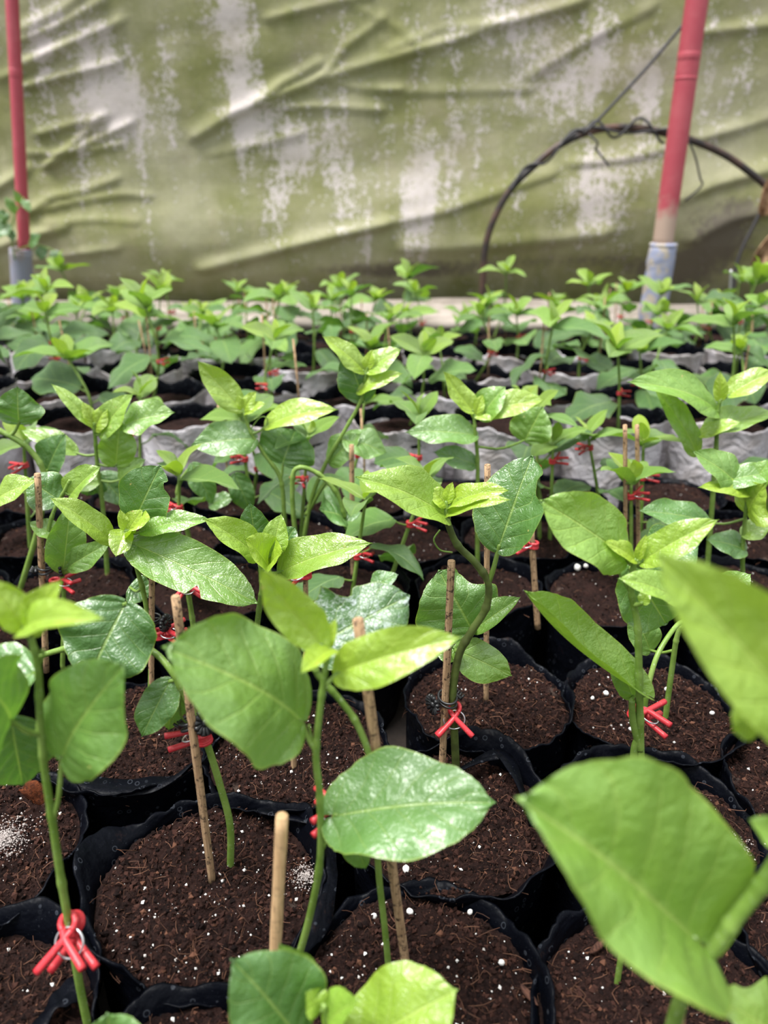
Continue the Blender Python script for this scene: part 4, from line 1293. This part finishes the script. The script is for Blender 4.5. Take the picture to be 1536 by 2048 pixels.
# ------------------------------------------------------------------ small things lying on the soil
def lump(name, label, cat, px, rad, mat, seed, flat=.7, group=None, rough=.25, z=.004):
    p = ground(*px, z)
    n, k = 16, 10
    V = []
    for i in range(k + 1):
        a = math.pi * i / k
        for j in range(n):
            b = 2 * math.pi * j / n
            V.append((math.sin(a) * math.cos(b), math.sin(a) * math.sin(b), math.cos(a)))
    V = np.array(V)
    V *= (1 + rough * vnoise(V[:, 0] * 1.7 + V[:, 2], V[:, 1] * 1.7 - V[:, 2], seed, 3, 1.2))[:, None]
    V *= np.array(rad) if np.ndim(rad) else np.array([rad, rad, rad * flat])
    Q = [(i * n + j, i * n + (j + 1) % n, (i + 1) * n + (j + 1) % n, (i + 1) * n + j) for i in range(k) for j in range(n)]
    m = MB(); m.add(V, Q)
    o = thing(name, label, cat, p, group, me=m.mesh(name, [M[mat]]))
    o.rotation_euler = (seed * .2, seed * .13, seed * .7)
    return o
t = NT('orange_coir'); ob = t.coord()
M['coir'] = t.done(t.principled(t.mix(t.smooth(t.noise(300, 4, .7, ob), .35, .65), (.16, .045, .018), (.06, .020, .011)), .95, .1, t.bump(t.noise(600, 4, .7, ob), 1.0, .002)))
t = NT('bark'); ob = t.coord()
M['bark'] = t.done(t.principled(t.mix(t.smooth(t.noise(1, 4, .6, t.mapping(ob, (900, 150, 400))), .35, .65), (.10, .045, .03), (.035, .017, .013)), .9, .15))
lump('coir_lump', 'orange brown coir lump on the soil near the powdered leaf', 'coir lump', (1405, 1635), (.010, .008, .0045), 'coir', 3, rough=.5)
lump('coir_lump', 'orange brown coir mound at the edge of the reddish soil', 'coir lump', (75, 1590), (.017, .010, .006), 'coir', 9, rough=.5)
lump('bark_chip', 'flat reddish bark chip on the soil by the thin stem', 'bark chip', (1196, 1893), (.0075, .0060, .0022), 'bark', 5, rough=.35)
lump('bark_chip', 'small dark bark sliver on the soil by the thin stem', 'bark chip', (1058, 1990), (.0022, .0070, .0014), 'bark', 1, rough=.35)
for q, (px, py, r) in enumerate([(1212, 1386, 7), (1262, 1458, 6), (1424, 1426, 6), (1333, 1378, 6), (1185, 1396, 5), (812, 1738, 10), (820, 1823, 9), (1003, 1925, 8), (748, 1832, 8), (940, 1824, 7), (880, 1610, 5), (1155, 1135, 9), (1172, 1132, 6)]):
    k = pxm(ground(px, py))
    lump('white_pellet', 'round white pellet lying on dark soil', 'pellet', (px, py), r * k * .8, 'perlite', q + 2, .85, 'white pellets on the soil', .18)
t = NT('grey_powder')
M['powder'] = t.done(t.principled((.40, .35, .33), .9, .1))
def powder(label, px, rad, n, seed):
    r = np.random.default_rng(seed)
    p = ground(*px, 0)
    m = MB()
    for i in range(n):
        a, d = r.random() * 6.3, abs(r.normal(0, .45)) * rad
        s = .00025 + .0006 * r.random() ** 2
        c = np.array([d * math.cos(a), d * math.sin(a), r.uniform(.002, .0065)])
        m.add(OCT * s * (.6 + .8 * r.random((6, 1))) + c, OF, 0)
    o = thing('white_powder', label, 'powder', p, None, 'stuff', me=m.mesh('white_powder', [M['powder']], False))
powder('spilled white powder on the reddish soil', (12, 1685), .026, 1300, 1)
powder('dusting of white powder near the tip of the powdered leaf', (1470, 1700), .014, 420, 2)
powder('pale powder dusting beside the bare pale stake', (612, 1760), .015, 420, 3)
